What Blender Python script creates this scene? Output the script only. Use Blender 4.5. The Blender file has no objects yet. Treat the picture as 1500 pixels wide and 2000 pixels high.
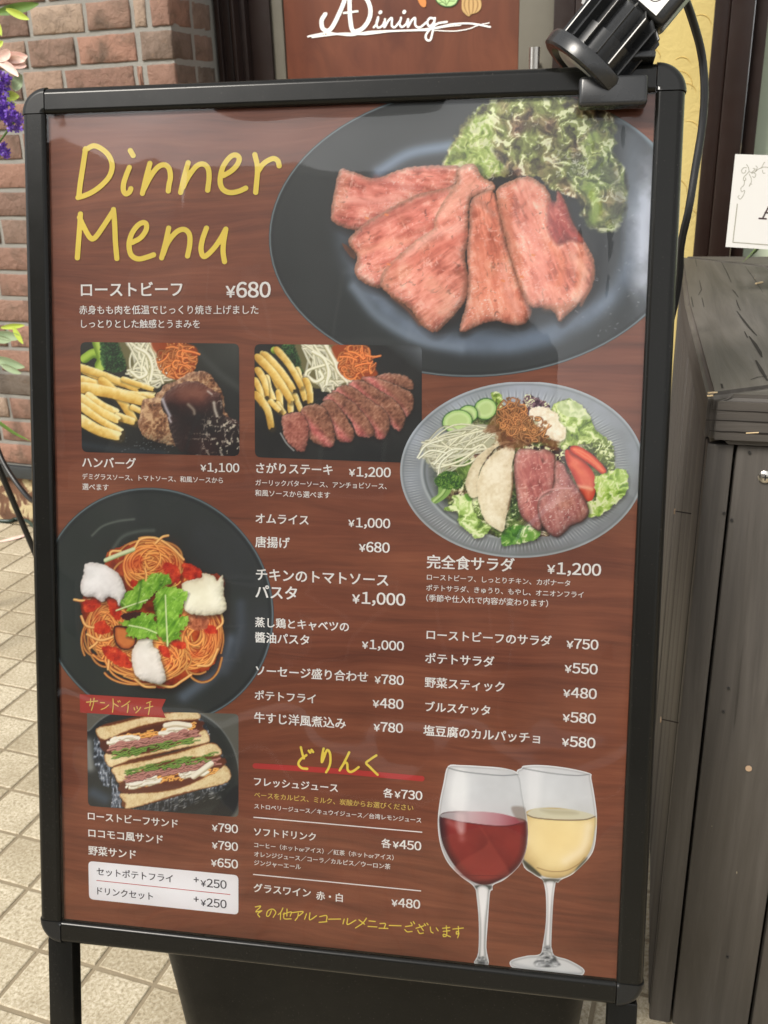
import bpy, bmesh, math, random
import numpy as np
from mathutils import Vector, Matrix

# ---------------------------------------------------------------- camera, world, sun, exposure
sc = bpy.context.scene
PITCH, ROLL, YAW, CAMZ, FPX = 0.37906, 0.031416, -0.354122, 1.125, 1860.0
_fw = np.array([math.sin(YAW)*math.cos(PITCH), math.cos(YAW)*math.cos(PITCH), -math.sin(PITCH)])
_rt = np.array([math.cos(YAW), -math.sin(YAW), 0.0]); _dn = np.cross(_fw, _rt)
_r = _rt*math.cos(ROLL)+_dn*math.sin(ROLL); _d = -_rt*math.sin(ROLL)+_dn*math.cos(ROLL)
CAM = np.array([0, 0, CAMZ]); RC = np.array([_r, _d, _fw])
cam = bpy.data.cameras.new('camera'); co = bpy.data.objects.new('camera', cam); sc.collection.objects.link(co)
co.matrix_world = Matrix(((_r[0], -_d[0], -_fw[0], 0), (_r[1], -_d[1], -_fw[1], 0), (_r[2], -_d[2], -_fw[2], CAMZ), (0, 0, 0, 1)))
cam.sensor_fit = 'HORIZONTAL'; cam.sensor_width = 36; cam.lens = FPX/1500*36; cam.clip_start = .02; cam.clip_end = 500
cam.dof.use_dof = True; cam.dof.focus_distance = .93; cam.dof.aperture_fstop = 20
sc.camera = co
w = bpy.data.worlds.new("World"); sc.world = w; w.use_nodes = True
SUN_EL, SUN_AZ = math.radians(46), math.radians(205)     # azimuth from +Y clockwise: behind the camera's right shoulder
nt = w.node_tree; nt.nodes.clear()
sky = nt.nodes.new('ShaderNodeTexSky'); sky.sky_type = 'NISHITA'; sky.sun_disc = False
sky.sun_elevation = SUN_EL; sky.sun_rotation = SUN_AZ; sky.air_density = 1.0; sky.dust_density = 2.0; sky.ozone_density = 1.0
hs = nt.nodes.new('ShaderNodeHueSaturation'); hs.inputs['Saturation'].default_value = .05
bg = nt.nodes.new('ShaderNodeBackground'); bg.inputs[1].default_value = .13
wo = nt.nodes.new('ShaderNodeOutputWorld')
nt.links.new(sky.outputs[0], hs.inputs['Color']); nt.links.new(hs.outputs[0], bg.inputs[0]); nt.links.new(bg.outputs[0], wo.inputs[0])
sl = bpy.data.lights.new('sun', 'SUN'); sl.energy = 1.9; sl.angle = math.radians(16); sl.color = (1, .93, .83)
so = bpy.data.objects.new('sun', sl); sc.collection.objects.link(so)
sd_ = Vector((math.sin(SUN_AZ)*math.cos(SUN_EL), math.cos(SUN_AZ)*math.cos(SUN_EL), math.sin(SUN_EL)))
so.rotation_euler = sd_.to_track_quat('Z', 'Y').to_euler(); so.location = (0, -2, 6)
sc.view_settings.view_transform = 'Standard'; sc.view_settings.look = 'None'; sc.view_settings.exposure = 0.97; sc.view_settings.gamma = 1
sc.cycles.max_bounces = 8; sc.cycles.transparent_max_bounces = 12

def ray(px, py):                                        # direction seen at a point of the 1500 x 2000 frame
    return RC.T@np.array([(px-750)/FPX, (py-1000)/FPX, 1.0])
def at(px, py, ax, val):                                # where that direction meets the plane axis = value
    d = ray(px, py); t = (val-CAM[ax])/d[ax]; return Vector(CAM+d*t)
def atd(px, py, dist): return Vector(CAM+ray(px, py)*dist)

# board pose
BC = np.array([-0.341639, 0.769934, 0.755810])
BX = np.array([0.98381, 0.17919, 0.0]); BX /= np.linalg.norm(BX)
BY = np.array([-0.04784, 0.27064, 0.96149]); BY -= BX*(BX@BY); BY /= np.linalg.norm(BY); BN = np.cross(BX, BY)
BW, BH, RW = 0.573, 0.8234, 0.0253                       # opening and rail width
V0 = (BC[2])/BY[2]                                        # distance down the board plane to the ground
BO = BC-BY*V0
BM = Matrix(((BX[0], BY[0], BN[0], BO[0]), (BX[1], BY[1], BN[1], BO[1]), (BX[2], BY[2], BN[2], BO[2]), (0, 0, 0, 1)))
POSTER_W = -.0075                                        # print surface below the front of the rails

def uv(X, Y, wz=POSTER_W):                              # frame point -> board-plane (u, v)
    X = np.asarray(X, float); Y = np.asarray(Y, float)
    D = np.stack([(X-750)/FPX, (Y-1000)/FPX, np.ones_like(X)], -1)@RC
    t = ((BC+BN*wz-CAM)@BN)/(D@BN)
    P = CAM+D*t[..., None]-BC
    return P@BX, P@BY+V0
# ---------------------------------------------------------------- numpy painter for the printed food pictures
import numpy as np
PS = 0.66                                   # print grid samples per unit

def vnoise(x, y, seed=0):
    xi = np.floor(x).astype(np.int64); yi = np.floor(y).astype(np.int64)
    fx = x - xi; fy = y - yi
    fx = fx*fx*(3-2*fx); fy = fy*fy*(3-2*fy)
    def h(a, b):
        n = (a*374761393 + b*668265263 + seed*1442695041) & 0xFFFFFFFF
        n = ((n ^ (n >> 13))*1274126177) & 0xFFFFFFFF
        return ((n ^ (n >> 16)) & 0xFFFF)/65535.0
    a = h(xi, yi); b = h(xi+1, yi); c = h(xi, yi+1); d = h(xi+1, yi+1)
    return (a*(1-fx)+b*fx)*(1-fy) + (c*(1-fx)+d*fx)*fy

def fbm(x, y, s, seed=0, oct=4, gain=.5):
    v = 0; a = 1; t = 0
    for k in range(oct):
        v = v + a*vnoise(x/s*2**k+17.3*k, y/s*2**k+9.1*k, seed+k*7); t += a; a *= gain
    return v/t

def ridge(x, y, s, seed=0, oct=3):
    v = 0; a = 1; t = 0
    for k in range(oct):
        v = v + a*(1-np.abs(2*vnoise(x/s*2**k+5*k, y/s*2**k, seed+k*5)-1)); t += a; a *= .55
    return v/t

def spl(pts, n=6, closed=True):
    P = np.asarray(pts, float)
    if closed: Q = np.vstack([P[-1], P, P[0], P[1]])
    else: Q = np.vstack([2*P[0]-P[1], P, 2*P[-1]-P[-2]])
    out = []
    for i in range(1, len(Q)-2):
        p0, p1, p2, p3 = Q[i-1:i+3]
        for t in np.arange(n)/n:
            out.append(.5*((2*p1)+(-p0+p2)*t+(2*p0-5*p1+4*p2-p3)*t*t+(-p0+3*p1-3*p2+p3)*t**3))
    if not closed: out.append(P[-1])
    return np.array(out)

def sd_poly(X, Y, P):                       # signed distance, negative inside
    d = np.full(X.shape, 1e9); s = np.ones(X.shape)
    n = len(P)
    for i in range(n):
        ax, ay = P[i]; bx, by = P[i-1]
        ex, ey = bx-ax, by-ay; wx, wy = X-ax, Y-ay
        q = np.clip((wx*ex+wy*ey)/(ex*ex+ey*ey+1e-9), 0, 1)
        dx = wx-ex*q; dy = wy-ey*q
        d = np.minimum(d, dx*dx+dy*dy)
        c1 = Y >= ay; c2 = Y < by; c3 = ex*wy > ey*wx
        f = (c1 & c2 & c3) | (~c1 & ~c2 & ~c3)
        s = np.where(f, -s, s)
    return s*np.sqrt(d)

def sd_line(X, Y, P):                       # distance to an open polyline, parameter along it, signed side
    best = np.full(X.shape, 1e18); par = np.zeros(X.shape); side = np.zeros(X.shape)
    n = len(P)-1
    for i in range(n):
        ax, ay = P[i]; bx, by = P[i+1]
        ex, ey = bx-ax, by-ay; wx, wy = X-ax, Y-ay
        L2 = ex*ex+ey*ey+1e-9
        q = np.clip((wx*ex+wy*ey)/L2, 0, 1)
        dx = wx-ex*q; dy = wy-ey*q; dd = dx*dx+dy*dy
        m = dd < best
        best = np.where(m, dd, best); par = np.where(m, (i+q)/n, par)
        side = np.where(m, (ex*wy-ey*wx)/np.sqrt(L2), side)
    return np.sqrt(best), par, side

def oval(pts, n=90):                        # least-squares ellipse through outline points
    P = np.asarray(pts, float); m = P.mean(0); k = 200.; x, y = ((P-m)/k).T
    q = np.linalg.lstsq(np.c_[x*x, x*y, y*y, x, y], np.ones(len(x)), rcond=None)[0]
    t = np.linspace(0, 2*np.pi, n, endpoint=False); A = np.array([[q[0], q[1]/2], [q[1]/2, q[2]]])
    c = np.linalg.solve(-2*A, q[3:]); v = 1+c@A@c; w, E = np.linalg.eigh(A)
    return (np.c_[np.cos(t)*np.sqrt(v/w[0]), np.sin(t)*np.sqrt(v/w[1])]@E.T+c)*k+m

def rgb(*c): return np.array(c, float)/255.

class Cv:
    def __init__(s, x0, y0, x1, y1, scale=None):
        k = scale or PS
        s.x0, s.y0, s.k = x0, y0, k
        s.w = int(round((x1-x0)*k))+1; s.h = int(round((y1-y0)*k))+1
        gx = x0+np.arange(s.w)/k; gy = y0+np.arange(s.h)/k
        s.X, s.Y = np.meshgrid(gx, gy); s.C = np.zeros((s.h, s.w, 3))
    def win(s, P, pad):
        P = np.asarray(P)
        a = max(0, int((P[:, 0].min()-pad-s.x0)*s.k)); b = min(s.w, int((P[:, 0].max()+pad-s.x0)*s.k)+2)
        c = max(0, int((P[:, 1].min()-pad-s.y0)*s.k)); d = min(s.h, int((P[:, 1].max()+pad-s.y0)*s.k)+2)
        return (slice(c, max(c, d)), slice(a, max(a, b)))
    def mix(s, w, m, col):
        m = np.clip(m, 0, 1)[..., None]; s.C[w] = s.C[w]*(1-m)+col*m
    def poly(s, P, col, a=1., soft=0., rag=0., rs=4., seed=1, closed=True, smooth=True, fn=None, sh=None):
        """fill a shape; col a colour or fn(X, Y, sd) -> colour array; sh=(dx, dy, blur, alpha) drop shadow"""
        Q = spl(P) if smooth else np.asarray(P, float)
        if sh:
            dx, dy, bl, al = sh; w = s.win(Q+[dx, dy], bl*1.5+2)
            d = sd_poly(s.X[w]-dx, s.Y[w]-dy, Q)
            s.mix(w, al*np.clip(.5-d/(2*bl), 0, 1), rgb(18, 14, 12))
        w = s.win(Q, 3+soft+rag); X, Y = s.X[w], s.Y[w]
        if X.size == 0: return
        d = sd_poly(X, Y, Q)
        if rag: d = d+rag*(fbm(X, Y, rs, seed, 3)-.5)*2
        m = a*np.clip(.5-d*s.k/(1+soft*s.k), 0, 1)
        c = fn(X, Y, d) if fn else np.asarray(col)
        s.mix(w, m, c)
    def line(s, P, width, col, a=1., taper=0., hi=None, lo=None, smooth=True, n=5, edge=1.):
        """a stroke; hi / lo give it a rounded look (light ridge, dark rims)"""
        Q = spl(P, n, False) if smooth and len(P) > 2 else np.asarray(P, float)
        w = s.win(Q, width+2); X, Y = s.X[w], s.Y[w]
        if X.size == 0: return
        d, t, sd = sd_line(X, Y, Q)
        r = width/2*(1-taper*np.abs(2*t-1)**2)
        m = a*np.clip((r-d)*s.k/edge+.5, 0, 1)
        if hi is not None:
            u = np.clip(sd/(r+1e-6), -1.2, 1.2)
            k = np.clip(1-(u+.25)**2*1.3, 0, 1)[..., None]
            c = np.asarray(col)*(1-k)+np.asarray(hi)*k
            if lo is not None:
                k2 = np.clip((u-.35)*1.6, 0, 1)[..., None]; c = c*(1-k2)+np.asarray(lo)*k2
        else: c = np.asarray(col)
        s.mix(w, m, c)
    def glow(s, P, width, col, a=1., smooth=True):
        Q = spl(P, 5, False) if smooth and len(P) > 2 else np.asarray(P, float)
        w = s.win(Q, width*2.2); X, Y = s.X[w], s.Y[w]
        if X.size == 0: return
        d, t, sd = sd_line(X, Y, Q)
        s.mix(w, a*np.exp(-(d/width)**2*1.6), np.asarray(col))

def ramp(v, stops):
    xs = [q[0] for q in stops]; cs = np.array([q[1] for q in stops], float)/255.
    return np.stack([np.interp(v, xs, cs[:, i]) for i in range(3)], -1)

# ---- foods
def lift(c, X, Y, d, w=9., a=.34):              # rounded edge of a thick slice: lighter upper left, darker lower right
    if min(X.shape) < 3: return c
    st = abs(X[0, 1]-X[0, 0]); gy, gx = np.gradient(d, st); k = (gx*.55+gy*.83)*np.exp(np.minimum(d, 0)/w)*(d < 1.5)
    return np.clip(c*(1-a*np.clip(k, 0, 1)[..., None])+(np.array([1, .93, .88])-c)*(.30*np.clip(-k, 0, 1))[..., None], 0, 1)

def meat_fn(seed, ang=0., base=((156, 72, 58), (206, 112, 96), (232, 150, 132), (246, 192, 172)), rim=(104, 58, 40), rimw=5., bright=1.):
    ca, sa = np.cos(ang), np.sin(ang)
    def fn(X, Y, d):
        wx = X+9*(fbm(X, Y, 26, seed+3)-.5); wy = Y+9*(fbm(X, Y, 26, seed+4)-.5)
        U = wx*ca+wy*sa; V = -wx*sa+wy*ca
        lo = fbm(wx, wy, 60, seed, 3); st = fbm(U/5.5, V, 5, seed+1, 4); md = fbm(wx, wy, 16, seed+9, 3)
        v = .34*lo+.36*st+.30*md
        v = np.clip((v-.5)*2.25+.52, 0, 1)
        c = ramp(v, [(0, base[0]), (.35, base[1]), (.68, base[2]), (1, base[3])])
        tan = np.clip(fbm(wx, wy, 44, seed+51, 3)*3.4-1.8, 0, 1)*.4; c = c*(1-tan[..., None])+ramp(v, [(0, (132, 74, 48)), (.5, (190, 122, 88)), (1, (228, 174, 138))])*tan[..., None]
        cr = ridge(U/2.2, V, 11, seed+11, 2)                 # dark fibre cracks
        k = np.clip((cr-.84)*7, 0, 1)*np.clip(fbm(X, Y, 22, seed+15)*2.8-1.1, 0, 1)
        c = c*(1-.5*k[..., None])
        mb = ridge(U, V/1.5, 9, seed+21, 3)                    # pale marbling and wet glints
        k = np.clip((mb-.74)*6, 0, 1)*np.clip(fbm(X, Y, 30, seed+25)*3-1.0, 0, 1)
        c = c+(np.array([.97, .84, .78])-c)*(.62*k)[..., None]
        sp = np.clip((fbm(wx, wy*1.3, 3.2, seed+31, 2)-.70)*9, 0, 1)*np.clip(lo*3.4-1.3, 0, 1)
        c = c+(np.array([1, .95, .92])-c)*(.75*sp)[..., None]
        sh_ = np.clip(1+d/17., 0, 1)**2*np.clip(fbm(X, Y, 40, seed+61)*3-1, 0, 1); c = c*(1-.30*sh_[..., None])
        r = np.clip(1+d/(1.6*rimw*(.45+1.1*fbm(X, Y, 14, seed+41))), 0, 1)**1.1
        rc = rgb(*rim)*(.65+.75*fbm(X, Y, 4, seed+43))[..., None]
        c = c*(1-r[..., None])+rc*r[..., None]
        return lift(np.clip(c*bright, 0, 1), X, Y, d, 9., .40)
    return fn

def lettuce_fn(seed, s=16, dark=(46, 52, 22), green=(112, 146, 46), light=(186, 208, 104), red=None):
    def fn(X, Y, d):
        wx = X+s*1.3*(fbm(X, Y, s*1.4, seed)-.5)*2; wy = Y+s*1.3*(fbm(X, Y, s*1.4, seed+5)-.5)*2
        v = .62*ridge(wx, wy, s, seed+9, 3)+.38*fbm(wx, wy, s*.8, seed+2)
        v = np.clip((v-.5)*2.6+.42, 0, 1)
        c = ramp(v, [(0, dark), (.45, green), (.85, light), (1, (232, 240, 190))])
        if red is not None:
            k = np.clip(fbm(X, Y, s*2.2, seed+13)*3.4-1.5, 0, 1)[..., None]
            rc = ramp(v, [(0, (30, 18, 16)), (.5, red), (.9, (168, 128, 100)), (1, (225, 215, 190))])
            c = c*(1-k)+rc*k
        return c
    return fn

def nest(cv, rng, cx, cy, rx, ry, n, width, cols, hi, lo, seglen=.8, curl=.7):
    for i in range(n):
        a = rng.uniform(0, 6.28); r = np.sqrt(rng.uniform(0, 1))*.85
        p = np.array([cx+rx*r*np.cos(a), cy+ry*r*np.sin(a)]); th = rng.uniform(0, 6.28)
        L = (rx+ry)*.5*seglen*rng.uniform(.6, 1.2); P = [p]
        dth = rng.normal(0, curl)
        for k in range(4):
            p = p+L/4*np.array([np.cos(th), np.sin(th)]); th += dth
            e = ((p-[cx, cy])/[rx, ry]); q = np.hypot(*e)
            if q > 1.02: p = np.array([cx, cy])+(p-[cx, cy])/q*1.02
            P.append(p)
        k = i/n; f = (.62+.38*k)*rng.uniform(.88, 1.05)
        c = rgb(*cols[rng.integers(len(cols))])
        cv.line(P, width*rng.uniform(.8, 1.15), c*f, hi=rgb(*hi)*f, lo=rgb(*lo)*f)

def fry(cv, p, q, w, seed=0, bend=0.):
    p = np.array(p, float); q = np.array(q, float); m = (p+q)/2+bend*np.array([-(q-p)[1], (q-p)[0]])
    cv.line([p+[1.5, 2.5], m+[1.5, 2.5], q+[1.5, 2.5]], w+1.5, rgb(70, 52, 16), a=.55, edge=3)
    d = (q-p)/np.hypot(*(q-p)); nrm = np.array([-d[1], d[0]])
    P = [p-nrm*w*.48, p+nrm*w*.45, m+nrm*w*.5, q+nrm*w*.42, q+d*w*.1, q-nrm*w*.44, m-nrm*w*.5]
    def fn(X, Y, dd):
        sx = ((X-m[0])*nrm[0]+(Y-m[1])*nrm[1])/w
        v = .55+.9*sx*(-1 if nrm[1] > 0 else 1)+.28*(fbm(X, Y, 7, seed)-.5)*2
        return ramp(np.clip(v, 0, 1), [(0, (196, 148, 58)), (.35, (226, 188, 92)), (.7, (243, 219, 138)), (1, (252, 240, 186))])
    cv.poly(P, None, fn=fn, rag=.5)

def broccoli(cv, P, seed=3, stem=None):
    if stem is not None: cv.poly(stem, None, fn=lambda X, Y, d: ramp(np.clip(.5-d*.06+.5*(fbm(X, Y, 9, seed)-.5), 0, 1), [(0, (96, 132, 30)), (.6, (152, 190, 62)), (1, (196, 222, 110))]))
    def fn(X, Y, d):
        v = .5*vnoise(X/2.1, Y/2.1, seed)+.5*fbm(X, Y, 14, seed+2)
        v = v+np.clip(d*.02, -.2, .1)
        return ramp(v, [(.2, (16, 36, 18)), (.5, (44, 86, 42)), (.68, (84, 128, 60)), (.84, (158, 182, 112))])
    cv.poly(P, None, fn=fn, rag=2.2, rs=3.5)

def sprouts(cv, rng, pts, w=4.5, n=14):
    for i in range(n):
        a = np.array(pts[rng.integers(len(pts))], float); b = np.array(pts[rng.integers(len(pts))], float)
        m = (a+b)/2+rng.normal(0, 9, 2); f = .72+.28*i/n
        cv.line([a+rng.normal(0, 3, 2), m, b+rng.normal(0, 3, 2)], w*rng.uniform(.7, 1.2), rgb(206, 204, 168)*f, hi=rgb(250, 248, 226)*f, lo=rgb(150, 146, 104)*f)

def side_dishes(cv, rng, x, y):
    """broccoli, bean sprouts and carrot threads along the top of the two small pictures"""
    cv.poly([(x+88, y-6), (x+175, y-6), (x+192, y+40), (x+205, y+74), (x+150, y+86), (x+110, y+78), (x+92, y+30)], rgb(104, 98, 62), soft=3, rag=3)
    sprouts(cv, rng, [(x+100, y+2), (x+120, y-2), (x+142, y+2), (x+150, y+36), (x+104, y+62), (x+130, y+70), (x+148, y+60), (x+165, y+76), (x+188, y+70), (x+140, y+84)], 5.4, 75)
    for P in ([(142, 2), (158, 30), (166, 52), (182, 70)], [(118, 14), (138, 26), (147, 50), (143, 76)], [(108, 62), (122, 72), (137, 64), (132, 52)]):
        cv.line([(x+a, y+b) for a, b in P], 7, rgb(222, 220, 184), hi=rgb(252, 250, 232), lo=rgb(168, 160, 112))

def picture_hamburg():
    cv = Cv(150, 660, 475, 900); rng = np.random.default_rng(5); X, Y = cv.X, cv.Y
    cv.C[:] = ramp(fbm(X, Y, 50, 2)*.5+.5*(Y-660)/240, [(.2, (38, 40, 36)), (.6, (24, 27, 26)), (1, (16, 20, 24))])
    m = np.clip((X-370)/90, 0, 1)*np.clip((760-Y)/90, 0, 1); cv.C += (rgb(78, 82, 76)-cv.C)*(m*.6)[..., None]
    cv.glow([(390, 690), (430, 730), (470, 760)], 10, rgb(66, 70, 66), .6)
    cv.glow([(160, 868), (250, 880), (320, 884)], 10, rgb(48, 58, 68), .5)
    cv.line([(166, 700), (182, 690), (196, 694)], 18, rgb(120, 158, 40), hi=rgb(170, 202, 74), lo=rgb(84, 120, 22)); cv.line([(190, 664), (200, 700), (196, 714)], 22, rgb(140, 172, 52), hi=rgb(186, 214, 96), lo=rgb(96, 130, 30))
    broccoli(cv, [(200, 660), (240, 660), (248, 690), (250, 712), (236, 726), (214, 726), (198, 712), (196, 684)])
    side_dishes(cv, rng, 150, 666)
    cv.poly([(298, 664), (330, 664), (352, 668), (384, 680), (384, 710), (372, 734), (344, 742), (326, 722), (314, 700), (298, 680)], rgb(150, 62, 18), soft=3)
    nest(cv, rng, 346, 700, 38, 38, 90, 4.2, [(222, 104, 36), (238, 126, 48), (206, 88, 28)], (252, 166, 92), (160, 64, 18))
    cv.line([(356, 684), (378, 688), (390, 692)], 4, rgb(232, 112, 40), hi=rgb(252, 160, 90))
    for p, q, w, b in [((160, 722), (250, 752), 13, .03), ((152, 716), (268, 760), 14, -.02), ((156, 740), (210, 756), 15, 0), ((212, 760), (300, 772), 14, .05), ((240, 740), (298, 760), 10, 0), ((198, 742), (262, 822), 17, -.06),
                       ((155, 756), (282, 784), 21, -.02), ((170, 772), (228, 806), 17, .05), ((226, 812), (262, 824), 15, 0), ((156, 776), (230, 820), 17, .04), ((256, 794), (282, 806), 11, 0), ((156, 792), (236, 842), 14, .03), ((155, 818), (232, 852), 20, .06)]:
        fry(cv, p, q, w, int(p[0]), b)
    pat = [(312, 764), (322, 752), (340, 744), (362, 732), (388, 724), (410, 730), (422, 748), (434, 768), (440, 800), (448, 820), (440, 850), (400, 868), (350, 872), (305, 864), (280, 850), (270, 826), (276, 800), (280, 780), (300, 776)]
    def patty(X, Y, d):
        v = .55*fbm(X, Y, 11, 3, 4)+.45*ridge(X, Y, 7, 8); v = np.clip((v-.5)*2.4+.5+np.clip(-d*.012, 0, .18)-.08, 0, 1)
        return lift(ramp(v, [(0, (52, 28, 18)), (.35, (104, 62, 38)), (.7, (152, 104, 70)), (1, (206, 168, 124))]), X, Y, d, 14., .6)
    cv.poly(pat, None, fn=patty, rag=3, rs=8, sh=(4, 8, 8, .8))
    sau = [(314, 784), (326, 764), (348, 750), (374, 744), (394, 748), (412, 760), (430, 770), (436, 790), (436, 808), (452, 818), (470, 830), (474, 896), (400, 896), (352, 880), (338, 858), (332, 838), (326, 812), (318, 800)]
    def sauce(X, Y, d):
        v = fbm(X, Y, 40, 31, 3)*.6+.5*np.clip(1-np.hypot((X-378)/70, (Y-770)/46), 0, 1); c = ramp(v, [(.2, (18, 8, 9)), (.45, (44, 18, 16)), (.7, (88, 44, 34)), (.9, (120, 70, 54))])
        h = ridge(X*1.2+14*fbm(X, Y, 20, 5), Y*.9, 13, 41, 3); k = np.clip((h-.80)*9, 0, 1)*.8*np.clip(((X-395)/50+(Y-800)/90+.2), 0, 1)
        c = c+(rgb(236, 228, 206)-c)*(k*.75)[..., None]
        return lift(c, X, Y, d, 10., .4)
    cv.poly(sau, None, fn=sauce, rag=2)
    cv.glow([(318, 780), (324, 796), (332, 812)], 4, rgb(196, 196, 206), .85); cv.glow([(330, 816), (334, 824)], 3, rgb(220, 216, 220), .8)
    cv.glow([(368, 790), (378, 800), (380, 808)], 4, rgb(170, 160, 140), .7); cv.glow([(418, 786), (420, 800), (424, 812)], 4, rgb(214, 208, 190), .8)
    cv.glow([(406, 764), (414, 770)], 2.5, rgb(210, 200, 190), .8); cv.glow([(388, 812), (372, 850), (360, 890)], 5, rgb(20, 20, 22), .6)
    k = np.clip((fbm(X+8*fbm(X, Y, 9, 3), Y*.8, 7, 63, 3)-.66)*10, 0, 1)*np.clip((X-390)/24, 0, 1)*np.clip((Y-806)/20, 0, 1)*np.clip((476-X)/10, 0, 1)
    cv.C += (rgb(224, 216, 192)-cv.C)*(k*.85)[..., None]
    for i in range(30):
        a, b = rng.uniform(235, 340), rng.uniform(850, 884); cv.line([(a, b), (a+1, b)], 1.2, rgb(170, 178, 182), a=.6)
    return cv

def picture_steak():
    cv = Cv(490, 660, 832, 908); rng = np.random.default_rng(8); X, Y = cv.X, cv.Y
    cv.C[:] = ramp(fbm(X, Y, 60, 12), [(.2, (20, 22, 22)), (.8, (34, 36, 35))])
    m = np.clip(((X-770)*.7-(Y-672)*.9+18)/60, 0, 1)*np.clip((Y-655)/30, 0, 1); cv.C += (rgb(132, 142, 152)-cv.C)*(m*.85)[..., None]
    cv.line([(536, 684), (552, 690), (560, 706)], 14, rgb(120, 158, 40), hi=rgb(174, 204, 80), lo=rgb(84, 120, 22))
    cv.poly([(552, 672), (604, 672), (606, 700), (600, 722), (584, 728), (562, 714), (548, 700)], rgb(20, 34, 22)); broccoli(cv, [(556, 670), (604, 670), (606, 700), (600, 722), (584, 728), (562, 714), (550, 698)])
    side_dishes(cv, rng, 494, 674)
    cv.poly([(652, 674), (712, 674), (722, 690), (730, 716), (738, 732), (716, 742), (694, 740), (676, 716), (656, 700)], rgb(150, 62, 18), soft=3)
    nest(cv, rng, 697, 708, 36, 34, 100, 4.2, [(226, 98, 34), (240, 120, 46), (206, 82, 26)], (252, 158, 84), (160, 60, 18))
    cv.line([(715, 694), (730, 697), (743, 695)], 4, rgb(236, 110, 40), hi=rgb(252, 160, 90))
    for p, q, w, b in [((512, 690), (546, 760), 11, 0), ((520, 735), (534, 780), 13, .05), ((580, 720), (596, 780), 12, 0), ((596, 740), (606, 786), 13, -.08), ((566, 760), (568, 804), 12, 0), ((545, 762), (548, 802), 13, 0), ((575, 770), (588, 802), 11, 0), ((540, 786), (556, 808), 10, 0), ((526, 782), (546, 802), 11, 0),
                       ((540, 682), (588, 754), 13, -.05), ((516, 692), (572, 760), 15, -.04), ((503, 697), (568, 782), 15, -.05), ((502, 720), (520, 772), 13, -.1), ((497, 740), (512, 790), 12, -.08), ((497, 768), (530, 834), 14, -.12)]:
        fry(cv, p, q, w, int(p[0])+3, b)
    sl = [([(735, 735), (760, 728), (795, 735), (808, 750), (802, 762), (770, 752), (740, 745)], 0), ([(706, 742), (725, 735), (765, 748), (800, 765), (808, 780), (806, 800), (795, 815), (784, 800), (750, 770)], 1),
          ([(678, 752), (705, 742), (745, 765), (770, 780), (792, 812), (782, 842), (765, 832), (740, 805), (700, 775)], 2), ([(648, 766), (680, 752), (720, 778), (750, 800), (762, 820), (758, 846), (745, 860), (728, 850), (700, 805), (665, 780)], 3),
          ([(630, 782), (655, 765), (690, 785), (712, 810), (728, 832), (730, 852), (700, 852), (680, 815), (650, 795)], 4), ([(618, 800), (640, 780), (662, 795), (680, 820), (692, 845), (688, 862), (662, 862), (650, 840), (635, 815)], 5),
          ([(588, 800), (625, 790), (645, 815), (655, 850), (648, 874), (615, 866), (598, 845)], 6), ([(552, 812), (584, 805), (600, 820), (604, 850), (594, 882), (580, 880), (560, 862), (552, 838)], 7)]
    for P, k in sl:
        P = np.array(P, float); c = P.mean(0)
        def fn(X, Y, d, k=k, c=c):
            u = ((X-c[0])*.72+(Y-c[1])*-.69)/16                 # pink cut face on the lower left of each slice
            pk = np.exp(-((u+.75)/.55)**2)*(0.25 if k in (0,) else 1)
            if k == 7: pk = np.ones_like(u)*.45
            v = np.clip((.5*fbm(X, Y, 9, k, 4)+.5*ridge(X, Y, 7, k+3)-.5)*2.4+.5, 0, 1)
            v = np.clip(.55*v+.45*(fbm(X*.72-Y*.69, (X*.69+Y*.72)*3.2, 9, k+30)), 0, 1)
            br = ramp(v, [(0, (70, 40, 28)), (.4, (122, 74, 54)), (.75, (164, 110, 84)), (1, (206, 160, 130))])
            pi = ramp(v, [(0, (134, 58, 54)), (.5, (200, 104, 98)), (1, (236, 164, 152))])
            c2 = br*(1-pk[..., None])+pi*pk[..., None]
            r = np.clip(1+d/2.5, 0, 1)[..., None]; return lift(c2*(1-.45*r), X, Y, d, 6., .5)
        cv.poly(P, None, fn=fn, rag=2.2, rs=5, seed=k, sh=(1, 4, 5, .75))
    cv.line([(548, 846), (560, 866), (574, 880)], 2.5, rgb(190, 194, 192), a=.8)
    return cv

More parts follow.
